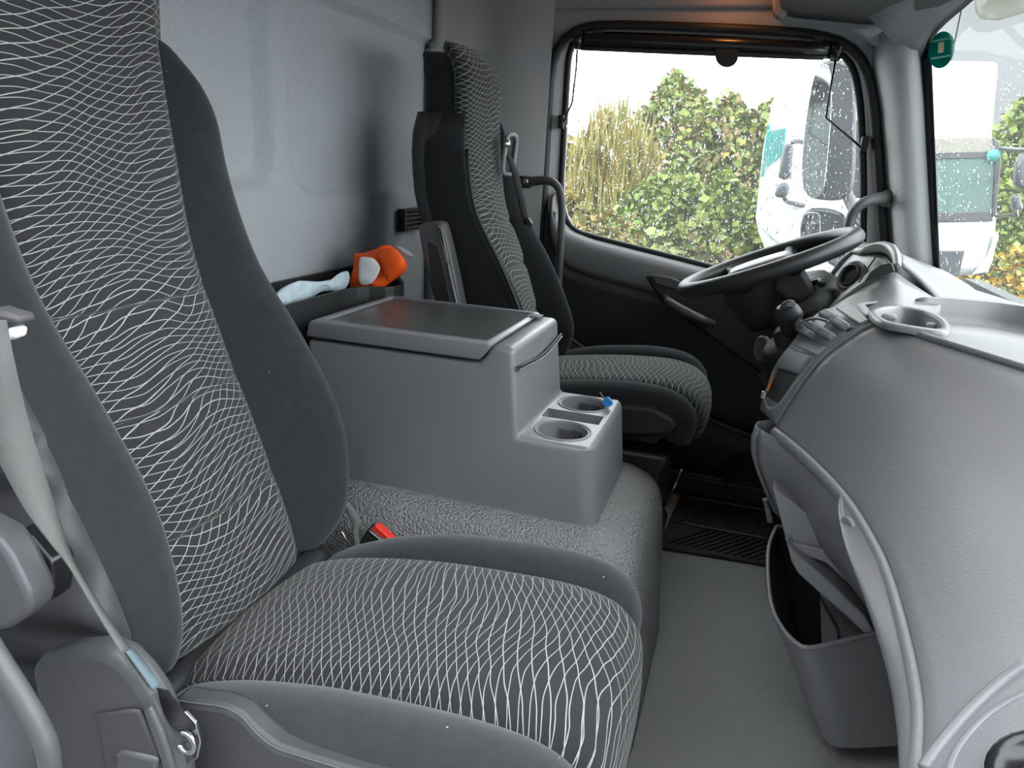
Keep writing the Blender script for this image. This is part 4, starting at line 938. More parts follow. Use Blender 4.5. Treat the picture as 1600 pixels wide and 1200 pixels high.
tube('side_pin', [at(1196, 612, 1.455), at(1194, 622, 1.455)], [0.007, 0.008], 'metal', da, k=10)
tube('hook', [at(1190, 708, 1.42), at(1181, 716, 1.42), at(1183, 726, 1.42), at(1192, 730, 1.42)], 0.0022, 'metal', da, k=6)
tube('pedal_pin', [at(1196, 780, 1.45), at(1198, 790, 1.45), at(1204, 815, 1.45)], [0.008, 0.005, 0.007], 'plastic_grey', da, k=8)
# lower column housing, dark
loft_solid('column_shroud', [[Vector((x, y, z)) for x, z in pr] for y, pr in ((1.52, [(0.10, 0.55), (0.30, 0.50), (0.36, 0.78), (0.16, 0.76)]), (1.75, [(0.12, 0.42), (0.34, 0.36), (0.40, 0.76), (0.14, 0.74)]), (2.10, [(0.13, 0.42), (0.34, 0.36), (0.40, 0.76), (0.16, 0.74)]), (2.31, [(0.20, 0.45), (0.36, 0.40), (0.40, 0.78), (0.24, 0.76)]))], 'black_rubber', da, bevel=0.02, seg=3)
# ---- instrument panel strip facing the driver, round vent, cowl
NR = resample(cr_path([at(1252, 548, 1.60), at(1270, 518, 1.60), at(1292, 488, 1.61), at(1325, 462, 1.62), at(1362, 438, 1.62), at(1392, 412, 1.62)], 4), 16, closed=False)
FRp = resample(cr_path([at(1240, 530, 2.05), at(1258, 492, 2.05), at(1278, 462, 2.05), at(1300, 430, 2.05), at(1322, 402, 2.05), at(1346, 386, 2.05)], 4), 16, closed=False)
rows = [[p.lerp(q, t) + Vector((0.02 * math.sin(math.pi * t), 0, 0)) for p, q in zip(NR, FRp)] for t in np.linspace(0, 1, 8)]
rows.append([p + Vector((0.03, 0.2, -0.02)) for p in FRp])
ip = grid('instrument_panel', rows, 'dash_grey', da, solid=0.004, off=1)
grid('panel_edge', [[p + Vector((-0.004, 0.0, 0.004)) for p in FRp], [p + Vector((-0.008, -0.02, 0.002)) for p in FRp], [p + Vector((-0.002, -0.03, -0.004)) for p in FRp]], 'dash_light', ip, solid=0.002)
vc = at(1331, 432, 1.80); vn = Vector((-0.80, -0.55, 0.42)).normalized()
vv = disc('round_vent', vc + vn * 0.004, vn, [(0.036, -0.01), (0.036, 0.002), (0.033, 0.005), (0.029, 0.005), (0.026, 0.001), (0.0, 0.0)], 'dash_light', ip, k=32)
disc('vent_mouth', vc + vn * 0.004, vn, [(0.022, -0.006), (0.022, 0.003), (0.019, 0.004), (0.0, 0.004)], 'black_rubber', vv, k=28)
annulus('vent_ring', vc + vn * 0.006, vn, [(0.0255, -0.004), (0.0255, 0.007), (0.0225, 0.008), (0.0225, -0.004)], 'plastic_mid', vv, k=28)
dk = [at(u, v, 1.598) for u, v in [(1350, 441), (1360, 425), (1376, 414), (1392, 411), (1397, 424), (1374, 433)]]
prism('cowl_opening', dk, (0.004, 0.012, 0), 'black_rubber', ip, bevel=0)
tube('panel_seam', [at(1342, 442, 1.70), at(1352, 425, 1.72), at(1368, 402, 1.74)], 0.0016, 'black_rubber', ip, k=6)
arch = [Vector((0.232, 2.20, 0.850)), at(1347, 394, 1.98), at(1360, 389, 1.93), at(1378, 386, 1.84), at(1392, 390, 1.74), at(1400, 402, 1.67), at(1402, 418, 1.62)]
ac = cr_path(arch, 5)
tube('cowl_roll', arch, [0.010, 0.012, 0.013, 0.013, 0.012, 0.010, 0.007], 'plastic_grey', ip, k=10, n=5)
r0 = resample(cr_path([at(1402, 408, 1.63), at(1400, 393, 1.72), at(1384, 384, 1.85), at(1350, 386, 2.05), at(1330, 372, 2.25)], 4), 16, closed=False)
r1 = resample(cr_path([at(1467, 469, 1.62), at(1494, 470, 1.70), at(1522, 467, 1.85), at(1510, 450, 2.05), at(1480, 425, 2.25)], 4), 16, closed=False)
rows = [[p + Vector((0.004, 0, -0.03)) for p in r0]] + [[p.lerp(q, t) + Vector((0, 0, 0.006 * math.sin(math.pi * t))) for p, q in zip(r0, r1)] for t in np.linspace(0, 1, 6)] + [[q + Vector((0.06, 0, -0.03)) for q in r1]]
grid('cowl_top', rows, 'dash_light', ip, solid=0.006, off=1)
# shelf between stack and cowl
up = resample(cr_path([at(1282, 493, 1.60), at(1320, 466, 1.615), at(1362, 441, 1.615), at(1394, 424, 1.615), at(1415, 436, 1.615), at(1445, 456, 1.61), at(1468, 470, 1.605)], 4), 22, closed=False)
dn = resample(cr_path([at(1278, 502, 1.50), at(1300, 492, 1.50), at(1330, 482, 1.50), at(1370, 480, 1.50), at(1400, 484, 1.50), at(1430, 484, 1.52), at(1470, 476, 1.56)], 4), 22, closed=False)
grid('dash_shelf', [[p + Vector((0.01, 0.06, -0.05)) for p in up], up, [p.lerp(q, 0.35) + Vector((0, 0, 0.0)) for p, q in zip(up, dn)], [p.lerp(q, 0.7) + Vector((0, 0, -0.006)) for p, q in zip(up, dn)], dn, [p + Vector((0, -0.02, -0.03)) for p in dn]], 'dash_light', da, solid=0.003, off=1)

# ================================================================== steering wheel, column, gear lever
sw = thing('steering_wheel', 'black four-spoke steering wheel in front of the driver seat', 'steering wheel')
a0 = math.radians(23.5); ctr = Vector((0.048, 1.90, 0.826)); ax = Vector((math.cos(a0), 0, math.sin(a0))); ay = Vector((0, 1, 0)); an_ = ax.cross(ay)
an_ = an_ if an_.z > 0 else -an_
RWh = 0.203
tube('rim', [ctr + ax * (math.cos(t) * RWh) + ay * (math.sin(t) * RWh) for t in np.linspace(0, 2 * math.pi, 48, endpoint=False)], 0.0195, 'plastic_dark', sw, closed=True, n=1, k=14, flat=1.0)
hubo = [(-0.105, -0.055), (-0.115, 0.0), (-0.105, 0.055), (-0.06, 0.085), (0.0, 0.092), (0.05, 0.08), (0.07, 0.04), (0.075, 0.0), (0.07, -0.04), (0.05, -0.08), (0.0, -0.092), (-0.06, -0.085)]
ho = resample(cr_path([(a, b, 0) for a, b in hubo], 3, True), 36)
def wp(a, b, h): return ctr + ax * a + ay * b + an_ * h
loft_solid('hub', [[wp(p.x * f, p.y * f, h) for p in ho] for f, h in ((0.70, -0.15), (0.95, -0.10), (1.05, -0.06), (1.02, -0.035), (0.97, -0.012), (0.85, 0.000), (0.4, 0.006))], 'plastic_dark', sw)
loft_solid('horn_pad', [[wp(p.x * f, p.y * f, h) for p in ho] for f, h in ((0.80, -0.004), (0.80, 0.004), (0.74, 0.010), (0.3, 0.014))], 'plastic_grey', sw)
for sg in (-1, 1):
    for aa, w in ((0.045, 0.020), (-0.075, 0.020)):
        p0 = wp(aa * 0.8, sg * 0.07, -0.03); p1 = wp(aa * 1.1, sg * 0.13, -0.02); p2 = wp(aa * 1.5, sg * math.sqrt(RWh ** 2 - (aa * 1.5) ** 2), 0)
        tube('spoke', [p0, p1, p2], [0.026, 0.020, 0.015], 'plastic_dark', sw, k=10, flat=0.7)
    prism('switch_pad', [wp(a, b, -0.012) for a, b in ((-0.03, sg * 0.085), (0.03, sg * 0.085), (0.025, sg * 0.125), (-0.035, sg * 0.125))], an_ * 0.006, 'plastic_dark', sw, bevel=0.003)
co = thing('steering_column', 'black steering column housing with stalks behind the wheel', 'steering column')
rows = []
for d, r, k in ((-0.06, 0.09, 0), (-0.10, 0.12, 0), (-0.15, 0.125, 0), (-0.22, 0.12, 0), (-0.36, 0.11, 0)):
    c = ctr + an_ * d + ax * (0.03 - d * 0.25); rows.append([c + ax * (math.cos(t) * r * 0.85) + ay * (math.sin(t) * r * 1.05) for t in np.linspace(0, 2 * math.pi, 24, endpoint=False)])
loft_solid('column_cover', rows, 'plastic_dark', co)
prism('column_top_cover', [at(u, v, 1.765) for u, v in [(1214, 428), (1240, 412), (1256, 420), (1274, 452), (1270, 462), (1252, 476), (1225, 470), (1206, 452)]], (0, 0.22, 0), 'plastic_dark', co, bevel=0.015, seg=3)
tube('indicator_stalk', [ctr + an_ * -0.07 + ay * 0.08, ctr + an_ * -0.06 + ay * 0.2 + ax * -0.02], [0.008, 0.006], 'plastic_dark', co, k=8)
tube('retarder_stalk', [ctr + an_ * -0.08 + ay * -0.06 + ax * 0.02, at(1276, 440, 1.80), at(1284, 444, 1.78)], [0.008, 0.007, 0.009], 'plastic_dark', co, k=8)
disc('ignition_ring', at(1190, 545, 1.62), (-1, -0.5, 0.1), [(0.028, -0.006), (0.028, 0.004), (0.022, 0.006), (0.02, 0.0), (0, 0)], 'plastic_mid', co, k=22)
gl = thing('gear_lever', 'black gear lever with ribbed grip beside the centre stack', 'gear lever')
gb = at(1232, 528, 1.52)
disc('gaiter_collar', gb + Vector((0.01, 0.02, -0.01)), (-0.55, -0.15, 0.8), [(0.062, -0.05), (0.064, 0.0), (0.055, 0.010), (0.034, 0.004), (0.028, 0.03), (0.018, 0.036), (0.0, 0.036)], 'black_rubber', gl, k=24)
kp = [at(1233, 520, 1.51), at(1234, 505, 1.50), at(1232, 490, 1.49), at(1228, 478, 1.485)]
tube('grip', kp, [0.015, 0.022, 0.027, 0.018], 'plastic_dark', gl, k=14, flat=0.8)
for i in range(3):
    tube('grip_rib', [at(1217 + i * 2, 484 - i * 4, 1.468), at(1229 + i * 2, 478 - i * 4, 1.462), at(1241, 478 - i * 3, 1.468)], 0.0022, 'plastic_mid', gl, k=6)

# ================================================================== floor mat and clutter in the driver's footwell
fm = thing('floor_mat', 'black ribbed rubber floor mat in the driver footwell', 'floor mat')
mo = [Vector((-0.13, 1.90, 0.0)), Vector((0.02, 1.915, 0.0)), Vector((0.25, 1.93, 0.0)), Vector((0.45, 1.92, 0.0)), Vector((0.45, 2.29, 0.0)), Vector((-0.10, 2.29, 0.0))]
prism('mat_base', mo, (0, 0, 0.010), 'black_rubber', fm, bevel=0.003)
for i in range(24):
    x0 = -0.10 + i * 0.022
    prism('mat_rib', [(x0, 1.935, 0.009), (x0 + 0.10, 2.06, 0.009), (x0 + 0.104, 2.06, 0.009), (x0 + 0.004, 1.935, 0.009)], (0, 0, 0.006), 'plastic_dark', fm, bevel=0.001)
for i in range(22):
    x0 = -0.08 + i * 0.023
    prism('mat_rib', [(x0, 2.085, 0.009), (x0 + 0.03, 2.26, 0.009), (x0 + 0.034, 2.26, 0.009), (x0 + 0.004, 2.085, 0.009)], (0, 0, 0.006), 'plastic_dark', fm, bevel=0.001)
for yy in (2.07, 2.27):
    tube('mat_bead', [Vector((-0.10, yy, 0.013)), Vector((0.42, yy + 0.005, 0.013))], 0.004, 'plastic_mid', fm, k=6)
# ================================================================== overhead, blind, handles
oh = thing('overhead_shelf', 'dark grey overhead shelf above the windscreen', 'shelf')
# underside from the door rail to the middle of the cab; profile rises towards the front header
rows = []
for y in np.linspace(2.372, 0.5, 20):
    d = 0.0 if y > 2.3 else 0.012
    xe = ws_pt(y, 1.47).x - 0.03
    rows.append([Vector((-0.015, y, 1.66)), Vector((-0.010, y, 1.50)), Vector((0.0, y, 1.474)), Vector((0.03, y, 1.462)), Vector((0.14, y, 1.452)), Vector((0.14 + (xe - 0.14) * 0.4, y, 1.446)), Vector((0.14 + (xe - 0.14) * 0.7, y, 1.445 + d)), Vector((xe - 0.03, y, 1.450 + d)), Vector((xe, y, 1.462 + d)), Vector((xe, y, 1.52 + d))])
grid('underside', rows, 'plastic_mid', oh, solid=0.006, off=1)
tr_ = [Vector((x, 2.372, z)) for x, z in ((-0.03, 1.60), (-0.032, 1.50), (-0.026, 1.463), (-0.008, 1.446), (0.012, 1.450), (0.016, 1.50), (0.016, 1.60))]
prism('end_trim', tr_, (0, -0.05, 0), 'trim_grey', oh, bevel=0.010, seg=4)
prism('lamp_panel', [Vector((x, 2.30, z)) for x, z in ((-0.50, 1.505), (-0.045, 1.492), (-0.045, 1.66), (-0.50, 1.66))], (0, 0.02, 0), 'lamp_wood', oh, bevel=0.004) if False else None
# sun visor folded up under the shelf
prism('sun_visor', [atz(u, v, 1.445) for u, v in [(1430, 20), (1448, 12), (1510, -16), (1550, -46), (1470, -66), (1430, -26)]], (0, 0, -0.012), 'plastic_mid', oh, bevel=0.005)
# pillar cap between door seal, header and A-pillar
capp = prism('trim_2', [at(u, v, 2.33) for u, v in [(1318, 44), (1400, 40), (1432, 32), (1452, 30), (1446, 48), (1435, 58), (1376, 76), (1362, 66), (1340, 52)]], (0, 0.03, 0), 'trim_grey', None, bevel=0.006)
tag(capp, 'grey cap joining pillar trim and roof header', kind='structure')
hd = grid('trim_3', [[ws_pt(y, zh(y) + 0.004) + Vector((-0.008, 0, 0)), ws_pt(y, zh(y)) + Vector((-0.035, 0, 0.008)), ws_pt(y, zh(y)) + Vector((-0.075, 0, 0.016 + 0.2 * max(0, 1.44 - zh(y)))), Vector((ws_pt(y, 1.45).x - 0.13, y, max(zh(y) + 0.03, 1.448)))] for y in HY], 'trim_grey', None, solid=0.004)
tag(hd, 'dark roof header along the top of the windscreen', kind='structure')
# warm reading lamp in the roof lining above the driver door
lp = thing('roof_lamp', 'small amber roof lamp above the driver door', 'lamp')
disc('lamp_bezel', (-0.14, 2.255, 1.606), (0, -0.3, -1), [(0.032, -0.01), (0.032, 0.006), (0.026, 0.010), (0.022, 0.004), (0, 0.004)], 'plastic_mid', lp, k=24)
m, N, L, P = new_mat('amber_lens'); P.inputs['Base Color'].default_value = (0.9, 0.3, 0.08, 1); P.inputs['Emission Color'].default_value = (1.0, 0.32, 0.07, 1); P.inputs['Emission Strength'].default_value = 6
disc('lamp_lens', (-0.14, 2.255, 1.604), (0, -0.3, -1), [(0.022, 0.0), (0.022, 0.006), (0.012, 0.012), (0, 0.013)], 'amber_lens', lp, k=24)
ld = bpy.data.lights.new('roof_lamp_bulb', 'POINT'); ld.energy = 0.45; ld.color = (1.0, 0.36, 0.10); ld.shadow_soft_size = 0.03
lo = bpy.data.objects.new('roof_lamp_bulb', ld); COL.objects.link(lo); lo.location = (-0.14, 2.275, 1.565); lo.parent = lp

rb = thing('roller_blind', 'black rolled-up sun blind with half-round tab above the driver window', 'blind')
tube('blind_roll', [at(899, 63, 2.352), at(1000, 66, 2.352), at(1150, 72, 2.352), at(1312, 80, 2.352)], 0.0215, 'black_gloss', rb, k=18, n=2)
ribbon('blind_cloth', [at(905, 62, 2.345), at(1100, 70, 2.345), at(1290, 80, 2.345)], [at(906, 77, 2.345), at(1100, 85, 2.345), at(1288, 92, 2.345)], 'fabric_black', rb, th=0.004)
tube('pull_bar', [at(908, 75, 2.342), at(1100, 83, 2.342), at(1287, 90, 2.342)], 0.007, 'plastic_dark', rb, k=8)
prism('pull_tab', [at(1117.5, 77, 2.33), at(1153.5, 78, 2.33)] + [at(1135.5 + 18 * math.cos(a), 87 + 18 * math.sin(a), 2.33) for a in np.linspace(0.0, math.pi, 14)], (0, 0.006, 0), 'black_rubber', rb, bevel=0.002)
for u in (903, 1308): disc('end_cap', at(u, 63 if u < 1000 else 80, 2.352), (1 if u > 1000 else -1, 0, 0), [(0.026, -0.015), (0.026, 0.006), (0.02, 0.012), (0, 0.012)], 'black_gloss', rb, k=20)
for u, v in ((932, 52), (1278, 62)): box('bracket', tuple(at(u, v, 2.352) - Vector((0.012, 0.01, 0.008))), tuple(at(u, v, 2.352) + Vector((0.012, 0.04, 0.012))), 'black_rubber', rb, bevel=0.003)
tube('guide_arm', [at(902, 78, 2.345), at(900, 110, 2.345), at(894, 160, 2.345), at(886, 178, 2.36), at(880, 192, 2.375)], 0.0028, 'black_gloss', rb, k=8, smoothpath=False)
tube('guide_arm', [at(1306, 90, 2.345), at(1298, 135, 2.345), at(1291, 184, 2.345), at(1320, 208, 2.36), at(1347, 232, 2.375)], 0.0032, 'black_gloss', rb, k=8, smoothpath=False)
tube('arm_pivot', [at(1297, 88, 2.345), at(1312, 92, 2.345)], 0.006, 'black_rubber', rb, k=8)
for u, v in ((878, 191), (1350, 225)): box('arm_clip', tuple(at(u, v, 2.385) - Vector((0.009, 0.02, 0.020))), tuple(at(u, v, 2.385) + Vector((0.009, 0.012, 0.020))), 'black_rubber', rb, bevel=0.003)
disc('clip_screw', at(884, 198, 2.36), (0, -1, 0), [(0.005, 0), (0.005, 0.004), (0, 0.005)], 'metal', rb, k=10)

h1 = thing('grab_handle', 'black bent grab handle beside the driver seat at the door pillar', 'grab handle')
tube('bar', [at(812, 284, 2.34), at(835, 283, 2.325), at(855, 282, 2.315), at(868, 288, 2.312), at(876, 302, 2.312), at(878, 330, 2.312), at(875, 400, 2.315), at(871, 470, 2.32), at(868, 540, 2.345)], [0.013, 0.015, 0.014, 0.0125, 0.012, 0.012, 0.012, 0.012, 0.012], 'plastic_mid', h1, k=12)
disc('mount_bolt', at(822, 284, 2.318), (-0.1, -1, 0), [(0.009, 0), (0.009, 0.004), (0.006, 0.007), (0, 0.007)], 'metal', h1, k=14)
box('mount_plate', tuple(at(818, 284, 2.352) - Vector((0.02, 0.02, 0.018))), tuple(at(818, 284, 2.352) + Vector((0.03, 0.03, 0.018))), 'plastic_dark', h1, bevel=0.006)
prism('lower_mount', [at(u, v, 2.372) for u, v in [(853, 330), (870, 330), (872, 400), (866, 520), (846, 520), (850, 400)]], (0, -0.02, 0), 'plastic_dark', h1, bevel=0.004)
h2 = thing('grab_handle', 'grey curved grab handle at the A-pillar above the steering wheel', 'grab handle')
tube('bar', [at(1388, 310, 2.36), at(1375, 310, 2.32), at(1356, 314, 2.29), at(1340, 324, 2.28), at(1330, 340, 2.28), at(1325, 370, 2.28), at(1324, 420, 2.29), at(1326, 460, 2.30)], [0.020, 0.018, 0.015, 0.014, 0.014, 0.014, 0.014, 0.014], 'plastic_mid', h2, k=12)
box('mount_plate', tuple(at(1386, 310, 2.36) - Vector((0.012, 0.02, 0.024))), tuple(at(1386, 310, 2.36) + Vector((0.012, 0.03, 0.024))), 'plastic_mid', h2, bevel=0.006)
# ================================================================== outside the cab
ZG = -1.15
gd = box('ground', (-30, -8, ZG - 0.1), (30, 40, ZG), 'asphalt', bevel=0); tag(gd, 'wet grey asphalt yard outside the cab', kind='structure')
# ---- driver's side mirrors
mi = thing('wing_mirror', 'driver side wing mirror, tall upper glass and small wide-angle glass, dark housing', 'mirror')
def shell(name, pts, y, dy, mat, bev=0.012):
    return prism(name, resample(cr_path([at(u, v, y) for u, v in pts], 4, True), 32), (0.0, dy, 0), mat, mi, bevel=bev, seg=2)
shell('mirror_housing', [(1268, 130), (1280, 98), (1300, 92), (1330, 100), (1338, 150), (1338, 230), (1334, 290), (1320, 312), (1280, 312), (1262, 305), (1256, 270), (1258, 200)], 2.72, 0.07, 'truck_dark')
prism('mirror_glass', resample(cr_path([at(u, v, 2.715) for u, v in [(1262, 170), (1272, 118), (1284, 97), (1297, 110), (1299, 170), (1293, 250), (1286, 300), (1274, 309), (1258, 302), (1253, 270), (1256, 215)]], 4, True), 32), (0.0, 0.004, 0), 'mirror_glass', mi, bevel=0.001)
shell('wide_angle_housing', [(1255, 335), (1275, 325), (1310, 330), (1325, 345), (1326, 390), (1310, 408), (1270, 405), (1252, 385)], 2.72, 0.06, 'truck_dark')
prism('wide_angle_glass', resample(cr_path([at(u, v, 2.715) for u, v in [(1253, 342), (1262, 332), (1280, 334), (1282, 350), (1279, 395), (1266, 400), (1252, 388)]], 4, True), 24), (0, 0.004, 0), 'mirror_glass', mi, bevel=0.001)
tube('mirror_arm', [at(1322, 300, 2.75), at(1336, 330, 2.70), at(1350, 352, 2.60), at(1372, 372, 2.47)], 0.018, 'truck_dark', mi, k=10)
tube('mirror_arm', [at(1300, 405, 2.74), at(1335, 425, 2.66), at(1372, 440, 2.47)], 0.018, 'truck_dark', mi, k=10)
# ---- exterior sun visor over the windscreen
ev = prism('exterior_visor', [ws_pt(y, z) + Vector((0.045, 0, 0)) for y, z in ((2.16, 1.54), (2.155, 1.425), (2.13, 1.405), (2.07, 1.392), (1.95, 1.387), (1.8, 1.388), (1.6, 1.39), (1.3, 1.39), (1.0, 1.39), (0.7, 1.39), (0.7, 1.54), (1.0, 1.54), (1.3, 1.54), (1.6, 1.54), (1.8, 1.54), (1.95, 1.54), (2.07, 1.54))], (0.012, 0, 0.004), 'visor_smoked', None, bevel=0.01)
tag(ev, 'smoked wet sun visor outside above the windscreen', 'visor')

# ---- white truck parked alongside (seen through the driver's window)
t1 = thing('parked_truck', 'white truck with teal side lettering blocks parked beyond the driver window', 'truck')
YT1 = 5.2
bodyp = [(1206, 160), (1215, 140), (1232, 128), (1420, 120), (1420, 470), (1215, 440), (1185, 365), (1180, 340), (1192, 230)]
prism('cab_shell', [at(u, v, YT1) for u, v in bodyp], (0.15, 2.2, 0), 'truck_white', t1, bevel=0.08, seg=4)
prism('side_stripe', [at(u, v, YT1 - 0.004) for u, v in [(1199, 195), (1204, 195), (1193, 275), (1188, 278)]], (0, -0.01, 0), 'truck_teal', t1, bevel=0)
for k in range(5):
    prism('side_letter', [at(u + k * 5.5, v, YT1 - 0.004) for u, v in [(1202, 205 - k), (1206, 204 - k), (1202, 258 - 4 * k), (1198, 260 - 4 * k)]], (0, -0.01, 0), 'truck_teal', t1, bevel=0)
for pts, mt in (([(1224, 228), (1232, 222), (1240, 226), (1236, 276), (1228, 282), (1216, 278)], 'truck_dark'), ([(1214, 288), (1232, 285), (1234, 300), (1228, 310), (1210, 308)], 'truck_dark')):
    prism('mirror_case', [at(u, v, YT1 - 0.30) for u, v in pts], (0, 0.12, 0), mt, t1, bevel=0.02)
tube('mirror_bracket', [at(1238, 222, YT1 - 0.22), at(1252, 221, YT1 - 0.1), at(1262, 230, YT1 + 0.02)], 0.014, 'truck_dark', t1, k=8)
tube('mirror_bracket', [at(1226, 310, YT1 - 0.22), at(1232, 316, YT1 - 0.1), at(1258, 322, YT1 + 0.02)], 0.014, 'truck_dark', t1, k=8)
prism('side_window', [at(u, v, YT1 - 0.003) for u, v in [(1310, 190), (1400, 180), (1400, 310), (1300, 310)]], (0, 0.02, 0), 'truck_dark', t1, bevel=0.02)
prism('front_panel', [at(u, v, YT1 - 0.02) for u, v in [(1185, 352), (1225, 392), (1300, 402), (1400, 410), (1400, 380), (1300, 372), (1232, 360)]], (0, 0.05, 0), 'truck_white', t1, bevel=0.02)
for wx in (0.9, ):
    disc('wheel', Vector((at(1290, 470, YT1).x, YT1 - 0.02, ZG + 0.48)), (0, -1, 0), [(0.45, -0.25), (0.48, -0.2), (0.48, 0.0), (0.40, 0.02), (0.25, 0.0), (0, 0.0)], 'black_rubber', t1, k=28)

# ---- second truck ahead (seen through the windscreen)
t2 = thing('box_truck', 'white box truck facing the camera beyond the windscreen', 'truck')
YB = 8.5
def bt_(pts, y, dy, name, mat, bev=0.03, par=t2): return prism(name, [at(u, v, y) for u, v in pts], (0, dy, 0), mat, par, bevel=bev, seg=2)
bt_([(1405, 92), (1562, 96), (1545, 276), (1410, 276)], YB + 1.4, 5.0, 'cargo_box', 'truck_white', 0.05)
bt_([(1410, 212), (1552, 208), (1562, 218), (1566, 250), (1560, 345), (1555, 420), (1520, 432), (1410, 428)], YB, 1.9, 'cab_shell', 'truck_white', 0.10)
bt_([(1420, 214), (1548, 212), (1556, 220), (1556, 246), (1420, 244)], YB - 0.02, 0.05, 'roof_visor', 'truck_visor', 0.02)
ws2 = bt_([(1420, 244), (1557, 240), (1553, 332), (1420, 336)], YB - 0.015, 0.03, 'windscreen', 'truck_glass', 0.03)
bt_([(1420, 240), (1558, 236), (1556, 246), (1420, 250)], YB - 0.03, 0.03, 'windscreen_band', 'truck_dark', 0.005)
bt_([(1552, 214), (1562, 222), (1565, 250), (1556, 338), (1550, 338), (1555, 250)], YB - 0.04, 0.08, 'pillar', 'truck_dark', 0.01)
bt_([(1420, 332), (1553, 330), (1552, 346), (1420, 348)], YB - 0.02, 0.04, 'wiper_panel', 'truck_dark', 0.01)
bt_([(1420, 392), (1508, 392), (1498, 432), (1420, 436)], YB - 0.03, 0.05, 'grille', 'truck_dark', 0.01)
bt_([(1558, 362), (1562, 368), (1545, 425), (1520, 430), (1545, 400)], YB - 0.06, 0.08, 'bumper_corner', 'truck_white', 0.02)
disc('badge', at(1552, 243, YB - 0.05), (0, -1, 0), [(0.06, 0), (0.06, 0.01), (0, 0.01)], 'truck_teal', t2, k=18)
bt_([(1590, 255), (1600, 238), (1612, 238), (1612, 292), (1598, 296), (1588, 290)], YB - 0.3, 0.15, 'mirror_case', 'truck_dark', 0.04)
bt_([(1583, 306), (1596, 302), (1600, 328), (1584, 330)], YB - 0.3, 0.12, 'mirror_case', 'truck_dark', 0.03)
tube('mirror_bracket', [at(1560, 232, YB), at(1590, 234, YB - 0.2), at(1606, 234, YB - 0.3)], 0.02, 'truck_dark', t2, k=8)
tube('mirror_bracket', [at(1556, 338, YB), at(1580, 336, YB - 0.2), at(1590, 330, YB - 0.3)], 0.015, 'truck_dark', t2, k=8)
for wx in (1, ):
    disc('wheel', Vector((at(1470, 420, YB).x, YB + 0.2, ZG + 0.48)), (1, 0, 0), [(0.45, -0.2), (0.48, -0.1), (0.48, 0.1), (0.3, 0.12), (0, 0.1)], 'black_rubber', t2, k=28)

# ---- pale industrial hall far behind
bd = thing('industrial_hall', 'pale grey panelled hall far behind the trucks', 'building')
plain('hall_panel', (0.105, 0.11, 0.112), 0.6)
xb = 4.5
YH = 32.0
for k in range(9):
    x0 = 3.0 + k * 3.0
    box('wall_panel', (x0 + 0.02, YH, ZG), (x0 + 2.98, YH + 0.3, 14), 'hall_panel', bd, bevel=0.02)
box('backing', (3.0, YH + 0.2, ZG), (30, YH + 6, 13.9), 'hall_panel', bd, bevel=0)

# ---- wire mesh fence behind the hedge
fe = thing('mesh_fence', 'grey wire mesh fence behind the hedge', 'fence')
YF = 11.5
zf = at(1000, 134, YF).z
V = []; Fc = []
def wire(a, b, r):
    i = len(V); a, b = Vector(a), Vector(b); t = (b - a).normalized(); s = Vector((0, 1, 0)); w = t.cross(s)
    for p in (a, b):
        for sx, sy in ((1, 1), (-1, 1), (-1, -1), (1, -1)): V.append(p + s * r * sy + w * r * sx)
    for j in range(4): Fc.append((i + j, i + (j + 1) % 4, i + 4 + (j + 1) % 4, i + 4 + j))
x = -5.0
while x < 1.15: wire((x, YF, 0.0), (x, YF, zf), 0.006); x += 0.06
z = zf
while z > 0.0: wire((-5, YF, z), (1.15, YF, z), 0.008); z -= 0.22
o = obj('wire_mesh', V, Fc, 'wire_grey', fe, smooth=False); o['kind'] = 'stuff'
for x in (-3.55, -3.4, -0.9, 1.13): box('post', (x - 0.03, YF - 0.02, ZG), (x + 0.03, YF + 0.04, zf + 0.02), 'wire_grey', fe, bevel=0.005)

